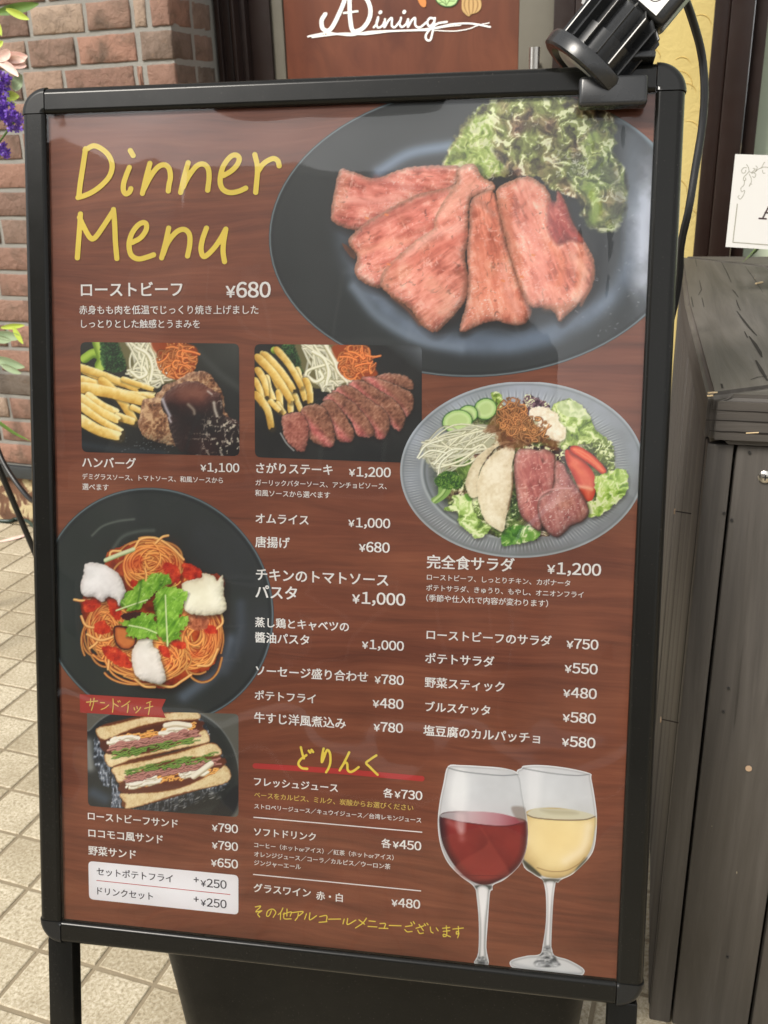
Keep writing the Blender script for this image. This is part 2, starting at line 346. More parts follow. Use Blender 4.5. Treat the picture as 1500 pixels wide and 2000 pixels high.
BEEF_PLATE = [(522, 463), (526, 410), (545, 362), (574, 327), (607, 297), (652, 262), (700, 231), (756, 202), (830, 178), (920, 166), (1020, 168), (1110, 188), (1200, 230), (1280, 287), (1330, 350), (1352, 430), (1345, 500), (1310, 565), (1265, 609), (1180, 665), (1087, 712), (1010, 730), (927, 737), (850, 736), (777, 724), (720, 703), (665, 675), (620, 638), (585, 600), (552, 560), (532, 512)]
def picture_beef():
    cv = Cv(518, 160, 1306, 745); X, Y = cv.X, cv.Y; rng = np.random.default_rng(2)
    P = oval(BEEF_PLATE); d = sd_poly(X, Y, P)
    n = fbm(X, Y, 120, 4); cv.C[:] = ramp(.5*n+.5*np.clip((X-520)/780, 0, 1), [(.15, (32, 36, 36)), (.5, (38, 42, 43)), (1, (50, 56, 62))])
    wl = spl([(655, 440), (690, 350), (760, 300), (850, 270), (1000, 250), (1140, 280), (1235, 380), (1250, 480), (1220, 570), (1140, 640), (1030, 682), (920, 690), (800, 655), (720, 590), (670, 520)]); dw = sd_poly(X, Y, wl)
    cv.C += (rgb(30, 34, 38)-cv.C)*(.6*np.clip(-dw/60, 0, 1))[..., None]
    band = np.exp(-((dw+16)/20)**2)*np.clip(.35+.65*np.clip((Y-420)/160, -1, 1)*np.clip((X-640)/60, 0, 1), 0, 1)
    cv.C += (rgb(124, 142, 166)-cv.C)*(.72*band*(.6+.6*fbm(X, Y, 40, 6)))[..., None]
    cv.glow([(740, 335), (800, 300), (880, 285)], 16, rgb(130, 152, 180), .75); cv.glow([(690, 560), (740, 620), (820, 665), (900, 680)], 14, rgb(146, 164, 186), .5)
    cv.glow([(930, 655), (1000, 668), (1080, 650)], 22, rgb(96, 112, 132), .6)
    rim = np.exp(-((d+2.6)/1.5)**2); cv.C += (rgb(140, 160, 168)-cv.C)*(.75*rim)[..., None]
    rim = np.exp(-((d+7)/3)**2); cv.C += (rgb(24, 28, 30)-cv.C)*(.6*rim)[..., None]
    g = np.clip(1-np.hypot((X-1268)/58, (Y-450)/190), 0, 1)                      # cloudy sheen and film glare painted into the print at the plate's right
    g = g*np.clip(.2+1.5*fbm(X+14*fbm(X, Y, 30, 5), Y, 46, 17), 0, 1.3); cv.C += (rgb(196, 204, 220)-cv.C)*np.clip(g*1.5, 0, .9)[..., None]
    cv.glow([(1190, 232), (1240, 250), (1290, 300)], 7, rgb(132, 152, 164), .7); cv.glow([(1240, 270), (1230, 330), (1236, 400)], 26, rgb(120, 132, 146), .45)
    # lettuce
    L1 = [(868, 318), (905, 240), (955, 200), (1000, 178), (1100, 168), (1200, 190), (1195, 250), (1170, 300), (1130, 380), (1090, 372), (1050, 344), (1000, 345), (940, 352), (890, 335)]
    cv.poly(L1, None, fn=lettuce_fn(3, 22, (44, 40, 26), (92, 98, 48), (146, 158, 84), red=(88, 62, 50)), rag=12, rs=14, soft=4, sh=(2, 4, 8, .5))
    cv.poly([(868, 316), (900, 262), (935, 228), (965, 238), (960, 290), (985, 330), (930, 350), (888, 334)], None, fn=lettuce_fn(8, 17, (74, 94, 26), (138, 170, 62), (196, 216, 124)), a=.8, rag=5, rs=9, soft=7)
    L2 = [(1150, 255), (1190, 235), (1205, 260), (1195, 300), (1225, 340), (1225, 400), (1205, 445), (1172, 452), (1140, 425), (1130, 385), (1110, 350), (1120, 300)]
    cv.poly(L2, None, fn=lettuce_fn(15, 22, (40, 44, 36), (84, 98, 54), (150, 170, 92), red=(70, 60, 52)), rag=9, rs=14, a=.85, soft=7)
    cv.glow([(1150, 370), (1165, 400), (1160, 430)], 15, rgb(160, 196, 84), .55); cv.glow([(1160, 262), (1150, 290)], 10, rgb(150, 180, 80), .5)
    cv.glow([(1190, 330), (1210, 380), (1200, 430)], 16, rgb(70, 72, 66), .5)
    for i in range(130):
        t = rng.uniform(0, 1); a = rng.uniform(930, 1200); b = rng.uniform(190, 380) if a < 1120 else rng.uniform(250, 430)
        if rng.uniform() < .55: a = rng.uniform(1080, 1150); b = rng.uniform(290, 345)
        th = rng.uniform(0, 3); q = rng.uniform(3, 11)
        cv.line([(a, b), (a+q*.5*np.cos(th), b+q*.5*np.sin(th)), (a+q*np.cos(th+.6), b+q*np.sin(th+.6))], rng.uniform(.9, 2.0), rgb(222, 222, 206), a=rng.uniform(.25, .75))
    z = lambda q: [(500+a/1.875, 180+b/1.875) for a, b in q]
    sh = (5, 9, 11, .75)
    S1 = z([(308, 285), (350, 290), (437, 315), (520, 285), (600, 270), (700, 268), (745, 275), (745, 330), (690, 370), (600, 390), (520, 430), (440, 470), (400, 497), (350, 503), (290, 482), (275, 450), (285, 370)])
    cv.poly(S1, None, fn=meat_fn(1, .1, rim=(132, 82, 62)), rag=1.6, rs=5, sh=sh)
    cv.glow(z([(440, 318), (520, 345), (600, 350)]), 9, rgb(176, 92, 84), .45); cv.glow(z([(330, 390), (430, 400), (520, 380)]), 12, rgb(232, 172, 158), .45)
    cv.poly(z([(315, 553), (345, 570), (362, 580), (362, 612), (335, 590)]), rgb(92, 56, 40), rag=1, sh=sh)
    S2 = z([(700, 350), (755, 330), (740, 400), (690, 510), (600, 560), (520, 640), (470, 715), (400, 702), (362, 662), (370, 600), (340, 560), (345, 530), (400, 480), (440, 455), (520, 410), (600, 372)])
    cv.poly(S2, None, fn=meat_fn(2, -.45, rim=(118, 72, 50), rimw=6), rag=2, rs=5, sh=sh)
    cv.glow(z([(400, 500), (500, 450), (600, 400), (700, 365)]), 9, rgb(166, 84, 70), .5); cv.glow(z([(380, 590), (460, 560), (560, 545)]), 9, rgb(226, 160, 130), .5); cv.glow(z([(520, 530), (590, 510), (650, 480)]), 8, rgb(170, 84, 64), .5)
    S3 = z([(735, 285), (775, 262), (805, 268), (830, 310), (872, 335), (866, 365), (790, 388), (780, 450), (775, 560), (765, 600), (780, 690), (762, 770), (700, 845), (655, 880), (605, 852), (560, 790), (490, 745), (455, 700), (470, 650), (520, 600), (590, 540), (650, 500), (655, 460), (700, 380), (735, 330)])
    cv.poly(S3, None, fn=meat_fn(3, -.6, rim=(138, 86, 62), rimw=6, base=((166, 84, 68), (218, 132, 112), (240, 168, 148), (250, 208, 188))), rag=2, rs=5, sh=sh)
    cv.glow(z([(500, 640), (600, 600), (700, 560), (770, 520)]), 12, rgb(196, 96, 78), .5); cv.glow(z([(560, 590), (640, 530), (740, 490)]), 10, rgb(240, 190, 174), .5); cv.glow(z([(700, 440), (740, 380), (790, 340)]), 16, rgb(238, 182, 158), .55)
    cv.glow(z([(600, 850), (560, 800), (500, 750)]), 5, rgb(112, 66, 44), .7); cv.glow(z([(640, 700), (690, 740), (700, 800)]), 18, rgb(240, 190, 160), .4); cv.glow(z([(740, 660), (772, 690), (758, 760)]), 6, rgb(150, 86, 66), .6)
    S4 = z([(787, 400), (830, 368), (862, 360), (885, 400), (908, 500), (935, 600), (965, 690), (1010, 790), (985, 848), (930, 852), (880, 838), (820, 852), (765, 878), (745, 866), (768, 780), (778, 690), (773, 600), (780, 500)])
    cv.poly(S4, None, fn=meat_fn(4, 1.35, rim=(124, 74, 54), rimw=4, base=((164, 80, 58), (210, 118, 92), (234, 154, 126), (246, 194, 168))), rag=1.8, rs=5, sh=(3, 6, 8, .8))
    cv.glow(z([(800, 400), (835, 410), (870, 450)]), 9, rgb(160, 108, 92), .5); cv.glow(z([(900, 640), (930, 740), (960, 800)]), 12, rgb(236, 176, 160), .5); cv.glow(z([(820, 560), (830, 680), (800, 780)]), 14, rgb(216, 124, 96), .4)
    S5 = z([(880, 362), (920, 330), (990, 308), (1040, 330), (1075, 370), (1085, 420), (1100, 400), (1105, 365), (1130, 400), (1160, 480), (1205, 550), (1238, 620), (1238, 690), (1210, 750), (1150, 805), (1112, 842), (1092, 805), (1050, 790), (1010, 790), (980, 750), (958, 690), (920, 560), (895, 450)])
    cv.poly(S5, None, fn=meat_fn(5, 1.15, rim=(128, 78, 54), rimw=5, base=((164, 80, 62), (216, 126, 104), (238, 160, 136), (250, 200, 176))), rag=1.8, rs=5, sh=(4, 7, 9, .75))
    cv.poly(z([(1076, 400), (1100, 400), (1105, 365), (1130, 400), (1160, 480), (1200, 550), (1150, 545), (1100, 560), (1068, 500), (1066, 430)]), None, fn=meat_fn(6, 1.0, rim=(130, 44, 40), rimw=4, base=((118, 34, 34), (160, 58, 54), (188, 84, 76), (214, 130, 118))), a=.85, soft=7)
    cv.glow(z([(905, 400), (925, 500), (960, 620)]), 12, rgb(196, 122, 92), .5); cv.glow(z([(1080, 560), (1120, 620), (1110, 700)]), 12, rgb(222, 124, 84), .5); cv.glow(z([(1000, 500), (1040, 600), (1040, 720)]), 20, rgb(232, 152, 138), .35)
    cv.glow(z([(1160, 600), (1200, 660), (1180, 740)]), 12, rgb(240, 196, 168), .5); cv.glow(z([(1190, 780), (1225, 710), (1236, 650)]), 4, rgb(140, 84, 58), .7); cv.glow(z([(1060, 790), (1110, 790), (1160, 780)]), 8, rgb(160, 104, 74), .5)
    for a, b in ((406, 460), (478, 448), (975, 676), (905, 690), (1015, 596), (486, 630), (413, 628)):
        (q, w) = z([(a, b)])[0]; cv.line([(q-2, w), (q+2, w+1)], 4, rgb(222, 132, 76) if a != 413 else rgb(150, 66, 50), a=.85)
    for i in range(60):
        a, b = rng.uniform(1120, 1280), rng.uniform(420, 680); cv.line([(a, b), (a+rng.uniform(-5, 5), b+rng.uniform(-3, 3))], rng.uniform(.7, 1.6), rgb(190, 198, 206), a=rng.uniform(.1, .6))
    return cv, P

SALAD_PLATE = [(779, 930), (783, 890), (800, 850), (832, 812), (878, 778), (932, 758), (985, 750), (1040, 749), (1100, 756), (1160, 775), (1210, 806), (1245, 845), (1258, 885), (1252, 940), (1230, 990), (1190, 1032), (1140, 1063), (1085, 1082), (1030, 1092), (980, 1092), (930, 1080), (880, 1058), (840, 1025), (806, 985), (787, 955)]
def picture_salad():
    cv = Cv(774, 744, 1264, 1098); X, Y = cv.X, cv.Y; rng = np.random.default_rng(4)
    P = oval(SALAD_PLATE); d = sd_poly(X, Y, P)
    cv.C[:] = ramp(.5*fbm(X, Y, 50, 3)+.5*np.clip(1-(Y-750)/340, 0, 1), [(.15, (116, 118, 118)), (.5, (142, 148, 154)), (.85, (172, 180, 194))])
    cx, cy = 1008, 920; A = np.arctan2((Y-cy)/170, (X-cx)/238); rr = np.hypot((X-cx)/238, (Y-cy)/170)
    nr = 92; ph = A/(2*np.pi)*nr; fr = np.abs(ph-np.round(ph))*2                     # pressed petal marks round the rim
    mk = np.exp(-((rr-.87)/.045)**2)*np.exp(-((fr-.42)/.16)**2); cv.C += (rgb(206, 212, 216)-cv.C)*(.6*mk)[..., None]
    mk = np.exp(-((rr-.875)/.05)**2)*np.exp(-(fr/.2)**2); cv.C += (rgb(84, 90, 92)-cv.C)*(.38*mk)[..., None]
    rim = np.exp(-((d+2)/1.8)**2); cv.C += (rgb(200, 210, 214)-cv.C)*(.6*rim)[..., None]
    rim = np.exp(-((d+6)/2)**2); cv.C += (rgb(100, 112, 112)-cv.C)*(.4*rim)[..., None]
    for r0, col, a in ((.775, (196, 204, 206), .6), (.75, (70, 80, 78), .6)):
        k = np.exp(-((rr-r0)/.011)**2); cv.C += (rgb(*col)-cv.C)*(a*k)[..., None]
    k = np.clip((.74-rr)*12, 0, 1); inn = ramp(fbm(X, Y, 16, 9)*.6+.4*ridge(X, Y, 14, 4), [(.2, (34, 38, 34)), (.6, (66, 72, 66)), (.9, (120, 128, 120))]); cv.C = cv.C*(1-k[..., None])+inn*k[..., None]
    z = lambda q: [(770+a/3.061, 740+b/3.061) for a, b in q]
    G = lettuce_fn; sh = (1, 3, 5, .6)
    cv.poly(z([(300, 420), (420, 300), (620, 180), (900, 170), (1150, 300), (1290, 480), (1240, 700), (1100, 860), (800, 960), (520, 900), (340, 760), (260, 600)]), None, fn=G(33, 15, (30, 36, 20), (66, 88, 36), (128, 152, 80), red=(66, 40, 36)), rag=8, rs=12)
    cv.poly(z([(320, 500), (420, 430), (480, 470), (480, 640), (400, 700), (330, 560)]), None, fn=G(1, 9, (30, 34, 22), (64, 82, 34), (116, 140, 70), red=(70, 44, 34)), rag=3)
    cv.poly(z([(370, 480), (420, 470), (470, 500), (460, 560), (400, 600), (375, 540)]), None, fn=G(5, 22, (50, 72, 26), (86, 118, 46), (140, 170, 84)), rag=1)
    cv.poly(z([(780, 100), (850, 110), (930, 160), (900, 240), (780, 200)]), None, fn=G(2, 8, (34, 20, 30), (78, 52, 66), (140, 110, 120)), rag=3)
    cv.poly(z([(580, 90), (625, 80), (650, 130), (640, 190), (600, 160)]), None, fn=G(3, 12), rag=3)
    cv.poly(z([(940, 180), (1000, 125), (1080, 130), (1140, 180), (1175, 235), (1200, 300), (1290, 380), (1310, 470), (1260, 500), (1180, 400), (1060, 400), (1000, 420), (985, 300)]), None, fn=G(4, 15, (70, 92, 34), (142, 172, 72), (202, 220, 138)), rag=4, rs=8, sh=sh)
    cv.poly(z([(975, 165), (1010, 128), (1080, 135), (1140, 185), (1170, 240), (1100, 235), (1010, 215)]), None, fn=G(8, 26, (170, 190, 120), (200, 214, 158), (232, 238, 200)), rag=2)
    cv.poly(z([(1180, 370), (1290, 370), (1315, 470), (1310, 560), (1240, 520), (1190, 430)]), None, fn=G(7, 9, (36, 44, 18), (86, 104, 38), (150, 170, 90)), rag=4)
    cv.poly(z([(840, 400), (1000, 420), (1020, 520), (960, 480), (850, 440)]), None, fn=G(9, 8, (20, 12, 16), (50, 34, 34), (90, 76, 60)), rag=3)
    for c, r in (((545, 180), (68, 66)), ((440, 212), (60, 56)), ((378, 255), (90, 72))):
        Q = [(c[0]+r[0]*np.cos(t)*1.02, c[1]+r[1]*np.sin(t)+r[0]*np.cos(t)*-.06) for t in np.linspace(0, 6.28, 14)[:-1]]
        cv.poly(z(Q), None, fn=lambda X, Y, d: ramp(np.clip(-d/13, 0, 1)+.14*(fbm(X, Y, 6, 4)-.5), [(0, (44, 96, 34)), (.13, (70, 128, 52)), (.2, (176, 212, 128)), (.6, (208, 228, 164)), (1, (190, 214, 142))]), sh=sh)
    sp = z([(180, 400), (260, 360), (340, 360), (420, 330), (500, 300), (580, 290), (600, 340), (560, 420), (480, 420), (400, 430), (320, 450), (260, 520), (230, 500), (190, 460), (270, 560)])
    cv.poly(z([(200, 380), (330, 330), (480, 270), (600, 290), (590, 400), (500, 440), (380, 440), (300, 560), (240, 540), (180, 470)]), rgb(176, 176, 146), soft=4, rag=4)
    sprouts(cv, rng, sp, 4.2, 60)
    for Q in ([(140, 470), (190, 400), (290, 365)], [(240, 510), (330, 430), (400, 420)], [(150, 475), (215, 430), (300, 440)], [(265, 570), (280, 500), (350, 440)]): cv.line(z(Q), 4, rgb(216, 216, 186), hi=rgb(250, 250, 234), lo=rgb(150, 150, 116))
    cv.poly(z([(300, 780), (360, 740), (350, 700), (440, 700), (480, 790), (520, 850), (580, 880), (560, 920), (500, 955), (450, 920), (380, 860), (385, 800)]), None, fn=G(11, 17, (84, 112, 44), (146, 180, 84), (204, 224, 148)), rag=3, sh=sh)
    cv.poly(z([(650, 910), (720, 875), (800, 880), (875, 900), (860, 950), (780, 980), (700, 990), (655, 1000), (640, 980)]), None, fn=G(12, 18, (38, 84, 24), (78, 136, 44), (132, 180, 76)), rag=2, sh=sh)
    cv.poly(z([(420, 690), (455, 690), (470, 720), (440, 730)]), rgb(96, 150, 50)); cv.poly(z([(700, 700), (740, 720), (750, 820), (700, 830)]), None, fn=G(14, 9, (26, 40, 22), (52, 76, 34), (90, 120, 60)))
    stem = z([(220, 720), (260, 690), (270, 640), (340, 650), (320, 700), (250, 745)])
    cv.poly(stem, rgb(132, 172, 84)); cv.line(z([(240, 730), (285, 690), (310, 650)]), 7, rgb(134, 170, 84), hi=rgb(190, 214, 140), lo=rgb(80, 120, 46))
    cv.poly(z([(240, 610), (260, 575), (310, 550), (370, 560), (410, 610), (400, 650), (330, 660), (270, 650)]), None, fn=lambda X, Y, d: ramp(.6*vnoise(X/1.8, Y/1.8, 3)+.4*fbm(X, Y, 10, 6), [(.2, (26, 54, 18)), (.55, (66, 112, 36)), (.85, (140, 176, 72))]), rag=3, rs=4)
    sp2 = lambda s: (lambda X, Y, d: ramp(np.clip(fbm(X, Y, 30, s)*.6+.4*fbm(X, Y, 5, s+1)+np.clip(-d*.012, 0, .2), 0, 1), [(.2, (176, 158, 122)), (.5, (222, 208, 176)), (.8, (242, 234, 212))]))
    cv.poly(z([(640, 375), (700, 380), (610, 410), (520, 530), (500, 650), (500, 700), (460, 710), (430, 660), (430, 600), (470, 500), (540, 430)]), None, fn=sp2(3), rag=1.2, sh=sh)
    cv.poly(z([(690, 400), (720, 430), (705, 520), (708, 620), (690, 740), (668, 830), (650, 910), (600, 890), (540, 840), (505, 740), (495, 640), (520, 540), (590, 450)]), None, fn=sp2(6), rag=1.4, rs=4, sh=(3, 3, 5, .7))
    cv.glow(z([(705, 560), (705, 660), (680, 780)]), 2.5, rgb(120, 90, 62), .8)
    # tomato
    cv.poly(z([(1022, 430), (1060, 430), (1130, 480), (1190, 560), (1208, 630), (1195, 700), (1165, 735), (1120, 690), (1060, 560), (1030, 500)]), None, fn=lambda X, Y, d: ramp(.5*fbm(X, Y, 22, 3)+.5*np.clip(-d/12, 0, 1), [(0, (150, 30, 18)), (.4, (196, 58, 36)), (.8, (224, 104, 74)), (1, (240, 160, 120))]), sh=sh)
    cv.glow(z([(1090, 640), (1150, 650), (1180, 660)]), 5, rgb(244, 190, 150), .7); cv.glow(z([(1060, 510), (1120, 560)]), 6, rgb(232, 120, 80), .6)
    cv.poly(z([(1050, 410), (1080, 398), (1130, 415), (1200, 465), (1262, 535), (1265, 560), (1240, 568), (1180, 520), (1110, 470), (1060, 440)]), None, fn=lambda X, Y, d: ramp(np.clip(-d/10, 0, 1)+.3*(fbm(X, Y, 10, 8)-.5), [(0, (160, 34, 18)), (.3, (214, 66, 40)), (.7, (240, 130, 88)), (1, (236, 96, 60))]), sh=sh)
    cv.poly(z([(1150, 740), (1210, 720), (1200, 600), (1250, 570), (1320, 540), (1380, 545), (1400, 600), (1385, 680), (1330, 740), (1240, 815), (1165, 822)]), None, fn=G(20, 14, (96, 132, 34), (156, 194, 72), (206, 228, 134)), rag=4, rs=7, sh=sh)
    for P2, s, b in (([(735, 430), (790, 415), (860, 425), (900, 420), (945, 440), (965, 480), (960, 620), (940, 720), (900, 740), (875, 905), (800, 860), (750, 800), (725, 650), (715, 520)], 1, 1.), ([(960, 500), (1010, 505), (1040, 560), (1090, 640), (1130, 700), (1165, 790), (1130, 850), (1060, 880), (1000, 935), (960, 945), (900, 900), (860, 800), (870, 710), (950, 650)], 2, .92)):
        cv.poly(z(P2), None, fn=meat_fn(40+s, 1.3, base=((128, 62, 60), (172, 94, 90), (198, 124, 116), (222, 160, 150)), rim=(96, 56, 50), rimw=3, bright=b), rag=1, sh=(2, 2, 4, .7))
    cv.glow(z([(860, 720), (900, 675), (980, 655), (1060, 655)]), 2.5, rgb(220, 176, 170), .7)
    cv.poly(z([(810, 190), (860, 165), (920, 175), (975, 210), (990, 260), (1028, 300), (1015, 360), (960, 370), (900, 330), (850, 300), (860, 250), (815, 240)]), None, fn=lambda X, Y, d: ramp(.6*fbm(X, Y, 9, 3)+.4*ridge(X, Y, 7, 5)+np.clip(-d*.01, 0, .15), [(.2, (196, 168, 128)), (.45, (232, 218, 190)), (.8, (252, 246, 230))]), rag=2.5, sh=sh)
    cv.poly(z([(620, 200), (700, 150), (780, 160), (800, 240), (860, 280), (900, 350), (980, 380), (960, 430), (860, 380), (740, 420), (640, 400), (600, 330), (540, 310)]), rgb(110, 56, 22), soft=5, a=.7, rag=5)
    nest(cv, rng, 1000, 815, 30, 38, 70, 3.0, [(176, 96, 44), (196, 116, 56), (150, 74, 34)], (232, 164, 96), (100, 48, 20), 1.0, .9)
    nest(cv, rng, 1036, 838, 44, 24, 60, 2.8, [(176, 96, 44), (206, 126, 66), (140, 66, 30)], (232, 170, 104), (100, 48, 20), .8, .9)
    return cv, P

PASTA_PLATE = [(100, 1085), (108, 1056), (130, 1022), (160, 992), (200, 968), (250, 955), (290, 952), (330, 956), (375, 968), (420, 992), (455, 1020), (490, 1062), (515, 1110), (529, 1165), (534, 1220), (526, 1275), (505, 1325), (470, 1362), (424, 1388), (380, 1402), (330, 1408), (270, 1402), (210, 1385), (160, 1356), (125, 1320), (106, 1290), (95, 1240), (90, 1160)]
def picture_pasta():
    cv = Cv(84, 946, 542, 1414); X, Y = cv.X, cv.Y; rng = np.random.default_rng(9)
    P = oval(PASTA_PLATE); d = sd_poly(X, Y, P)
    cv.C[:] = ramp(.6*fbm(X, Y, 90, 5)+.4*np.clip((X-100)/430, 0, 1), [(.2, (36, 44, 40)), (.6, (44, 48, 48)), (1, (54, 58, 64))])
    cv.C *= (1-.25*np.clip((-d-60)/80, 0, 1))[..., None]
    rim = np.exp(-((d+2.5)/1.6)**2); cv.C += (rgb(128, 150, 160)-cv.C)*(.7*rim)[..., None]
    rim = np.exp(-((d+8)/3)**2); cv.C += (rgb(26, 32, 34)-cv.C)*(.6*rim)[..., None]
    cv.glow([(180, 1046), (200, 1028), (230, 1018), (262, 1014)], 3, rgb(96, 104, 96), .8); cv.glow([(222, 1070), (240, 1048), (270, 1038), (300, 1036)], 5, rgb(84, 94, 88), .7)
    cv.glow([(360, 1360), (420, 1310), (450, 1250)], 16, rgb(92, 106, 124), .7); cv.glow([(470, 1180), (468, 1250), (440, 1310)], 14, rgb(72, 82, 96), .5)
    z = lambda q: [(100+a/3.409, 940+b/3.409) for a, b in q]
    body = z([(360, 540), (400, 460), (560, 400), (700, 380), (800, 450), (880, 510), (900, 550), (1000, 600), (1140, 640), (1150, 800), (1140, 950), (1130, 1100), (1060, 1240), (930, 1290), (790, 1370), (600, 1350), (470, 1280), (380, 1230), (270, 1100), (240, 1010), (205, 900), (200, 780), (340, 600)])
    cv.poly(body, None, fn=lambda X, Y, dd: ramp(fbm(X, Y, 14, 4), [(.2, (92, 24, 8)), (.55, (150, 48, 16)), (.85, (196, 96, 34))]), rag=4, rs=8, sh=(5, 7, 10, .8))
    cols = [(214, 118, 48), (226, 146, 66), (206, 88, 34), (222, 108, 42)]
    def arcs(cx, cy, rx, ry, n, wd=5.2, span=(1.2, 4.)):
        for i in range(n):
            a0 = rng.uniform(0, 6.28); sp_ = rng.uniform(*span); k = rng.uniform(.35, 1.0); ox, oy = rng.normal(0, 9, 2); t = np.linspace(a0, a0+sp_, 9)
            e = rng.uniform(.75, 1.1); f = .7+.3*i/n; c = rgb(*cols[rng.integers(4)])
            cv.line(np.c_[cx+ox+rx*k*np.cos(t), cy+oy+ry*k*e*np.sin(t)], wd*rng.uniform(.8, 1.1), c*f, hi=rgb(246, 182, 98)*f, lo=rgb(150, 52, 18)*f, n=3)
        g_ = np.clip(fbm(X, Y, 24, 71, 3)*4-2.05, 0, 1)*np.exp(-(np.hypot((X-cx)/rx, (Y-cy)/ry)/1.1)**4); cv.C[:] = cv.C*(1-.55*g_[..., None])+rgb(178, 40, 16)*.55*g_[..., None]
    arcs(296, 1104, 54, 44, 100, 4.8); arcs(208, 1232, 36, 52, 80, 4.8); arcs(380, 1245, 44, 64, 100, 4.8); arcs(285, 1282, 78, 40, 90, 4.8)
    for Q in ([(560, 440), (600, 385), (700, 380), (800, 440), (880, 520)], [(700, 410), (740, 372), (778, 362)], [(155, 788), (200, 795), (265, 790)], [(200, 900), (230, 960), (300, 980)], [(260, 1110), (300, 1080), (330, 1030)], [(240, 1020), (330, 1060), (430, 1030)], [(380, 1250), (385, 1200)], [(700, 1350), (800, 1370), (870, 1330), (930, 1290)], [(980, 1230), (1060, 1220), (1110, 1120)], [(1130, 880), (1140, 940), (1100, 980)], [(390, 520), (400, 470), (460, 465)], [(560, 1320), (620, 1365), (690, 1370)]):
        cv.line(z(Q), 5.2, rgb(222, 158, 80), hi=rgb(246, 202, 128), lo=rgb(164, 84, 34))
    cv.line(z([(365, 525), (450, 490), (545, 455)]), 9, rgb(176, 196, 140), hi=rgb(214, 226, 184), lo=rgb(120, 150, 90))
    tom = lambda s: (lambda X, Y, dd: ramp(.55*fbm(X, Y, 12, s)+.45*ridge(X, Y, 8, s+2), [(.2, (120, 14, 8)), (.5, (182, 36, 18)), (.75, (214, 66, 34)), (.95, (244, 150, 100))]))
    for i, Q in enumerate(([(740, 560), (800, 545), (860, 600), (840, 680), (780, 640)], [(880, 550), (950, 560), (1010, 610), (960, 650), (890, 640)], [(215, 800), (300, 780), (330, 830), (260, 870), (225, 860)], [(290, 950), (350, 930), (400, 990), (360, 1020), (290, 1000)], [(340, 1110), (420, 1100), (500, 1150), (540, 1240), (460, 1230), (380, 1180)], [(380, 790), (440, 800), (470, 880), (430, 930), (390, 860)], [(1000, 960), (1080, 960), (1110, 1010), (1040, 1010)], [(820, 1060), (900, 1080), (880, 1120), (800, 1090)], [(540, 660), (590, 670), (580, 710), (530, 700)], [(720, 1090), (780, 1110), (790, 1180), (730, 1150)])):
        cv.poly(z(Q), None, fn=tom(i), rag=3, rs=6, a=.95)
    cv.poly(z([(900, 900), (990, 890), (1050, 920), (1030, 980), (960, 990), (905, 960)]), None, fn=lambda X, Y, dd: ramp(.5*fbm(X, Y, 8, 4)+.5*ridge(X, Y, 6, 5), [(.2, (116, 50, 28)), (.6, (178, 100, 66)), (.9, (222, 160, 118))]), rag=3)
    cv.poly(z([(480, 880), (600, 870), (620, 900), (560, 940), (480, 920)]), rgb(58, 24, 26), rag=3); cv.poly(z([(415, 980), (450, 960), (520, 980), (570, 1050), (540, 1110), (480, 1120), (430, 1080)]), None, fn=lambda X, Y, dd: ramp(np.clip(-dd/9, 0, 1)+.4*(fbm(X, Y, 9, 5)-.5), [(0, (34, 14, 22)), (.2, (70, 30, 28)), (.5, (176, 92, 44)), (1, (204, 120, 62))]), sh=(1, 3, 4, .6))
    chk = lambda s, a, b, c: (lambda X, Y, dd: lift(ramp(np.clip(.6*fbm(X, Y, 30, s)+.08*fbm(X, Y, 5, s+2)+.34*np.clip(-dd/9, 0, 1), 0, 1), [(.2, a), (.5, b), (.85, c)]), X, Y, dd, 7., .3))
    cv.poly(z([(230, 548), (330, 548), (400, 580), (460, 630), (495, 720), (490, 760), (455, 830), (430, 790), (380, 770), (350, 800), (310, 790), (290, 770), (240, 770), (200, 740), (195, 690), (215, 620)]), None, fn=chk(3, (176, 172, 166), (222, 220, 218), (248, 247, 246)), rag=1.6, rs=5, sh=(2, 4, 6, .7))
    cv.poly(z([(560, 1090), (600, 1050), (670, 1050), (680, 1100), (715, 1130), (735, 1200), (755, 1260), (765, 1320), (740, 1350), (680, 1345), (600, 1320), (560, 1280), (535, 1190), (540, 1130)]), None, fn=chk(6, (178, 170, 152), (216, 212, 202), (240, 238, 232)), rag=1.8, rs=5, sh=(2, 4, 6, .7))
    cv.poly(z([(870, 690), (930, 655), (1000, 640), (1005, 610), (1080, 630), (1105, 660), (1140, 625), (1150, 680), (1150, 760), (1168, 830), (1140, 880), (1010, 893), (900, 870), (880, 800)]), None, fn=chk(9, (184, 176, 146), (226, 222, 196), (246, 244, 226)), rag=1.8, rs=5, sh=(2, 4, 6, .7))
    lf = lambda s: (lambda X, Y, dd: ramp(np.clip(.5*ridge(X+.6*Y, Y*.4, 9, s)+.5*fbm(X, Y, 16, s+1), 0, 1), [(.2, (46, 92, 14)), (.45, (92, 148, 34)), (.7, (142, 194, 66)), (.95, (196, 226, 124))]))
    def leafy(Q, s, stem=None):
        cv.poly(z(Q), None, fn=lf(s), smooth=False, rag=5.5, rs=4.5, sh=(1, 3, 4, .6))
        dl = sd_poly(X, Y, np.array(z(Q), float)); vn = np.clip((ridge(X*.7+Y*.5, Y*.6-X*.4, 8, s+40, 2)-.84)*9, 0, 1)*(dl < -2); cv.C += (rgb(212, 236, 160)-cv.C)*(.5*vn)[..., None]
        if stem: cv.line(z(stem), 3.5, rgb(176, 206, 130), hi=rgb(224, 236, 186), lo=rgb(120, 160, 70))
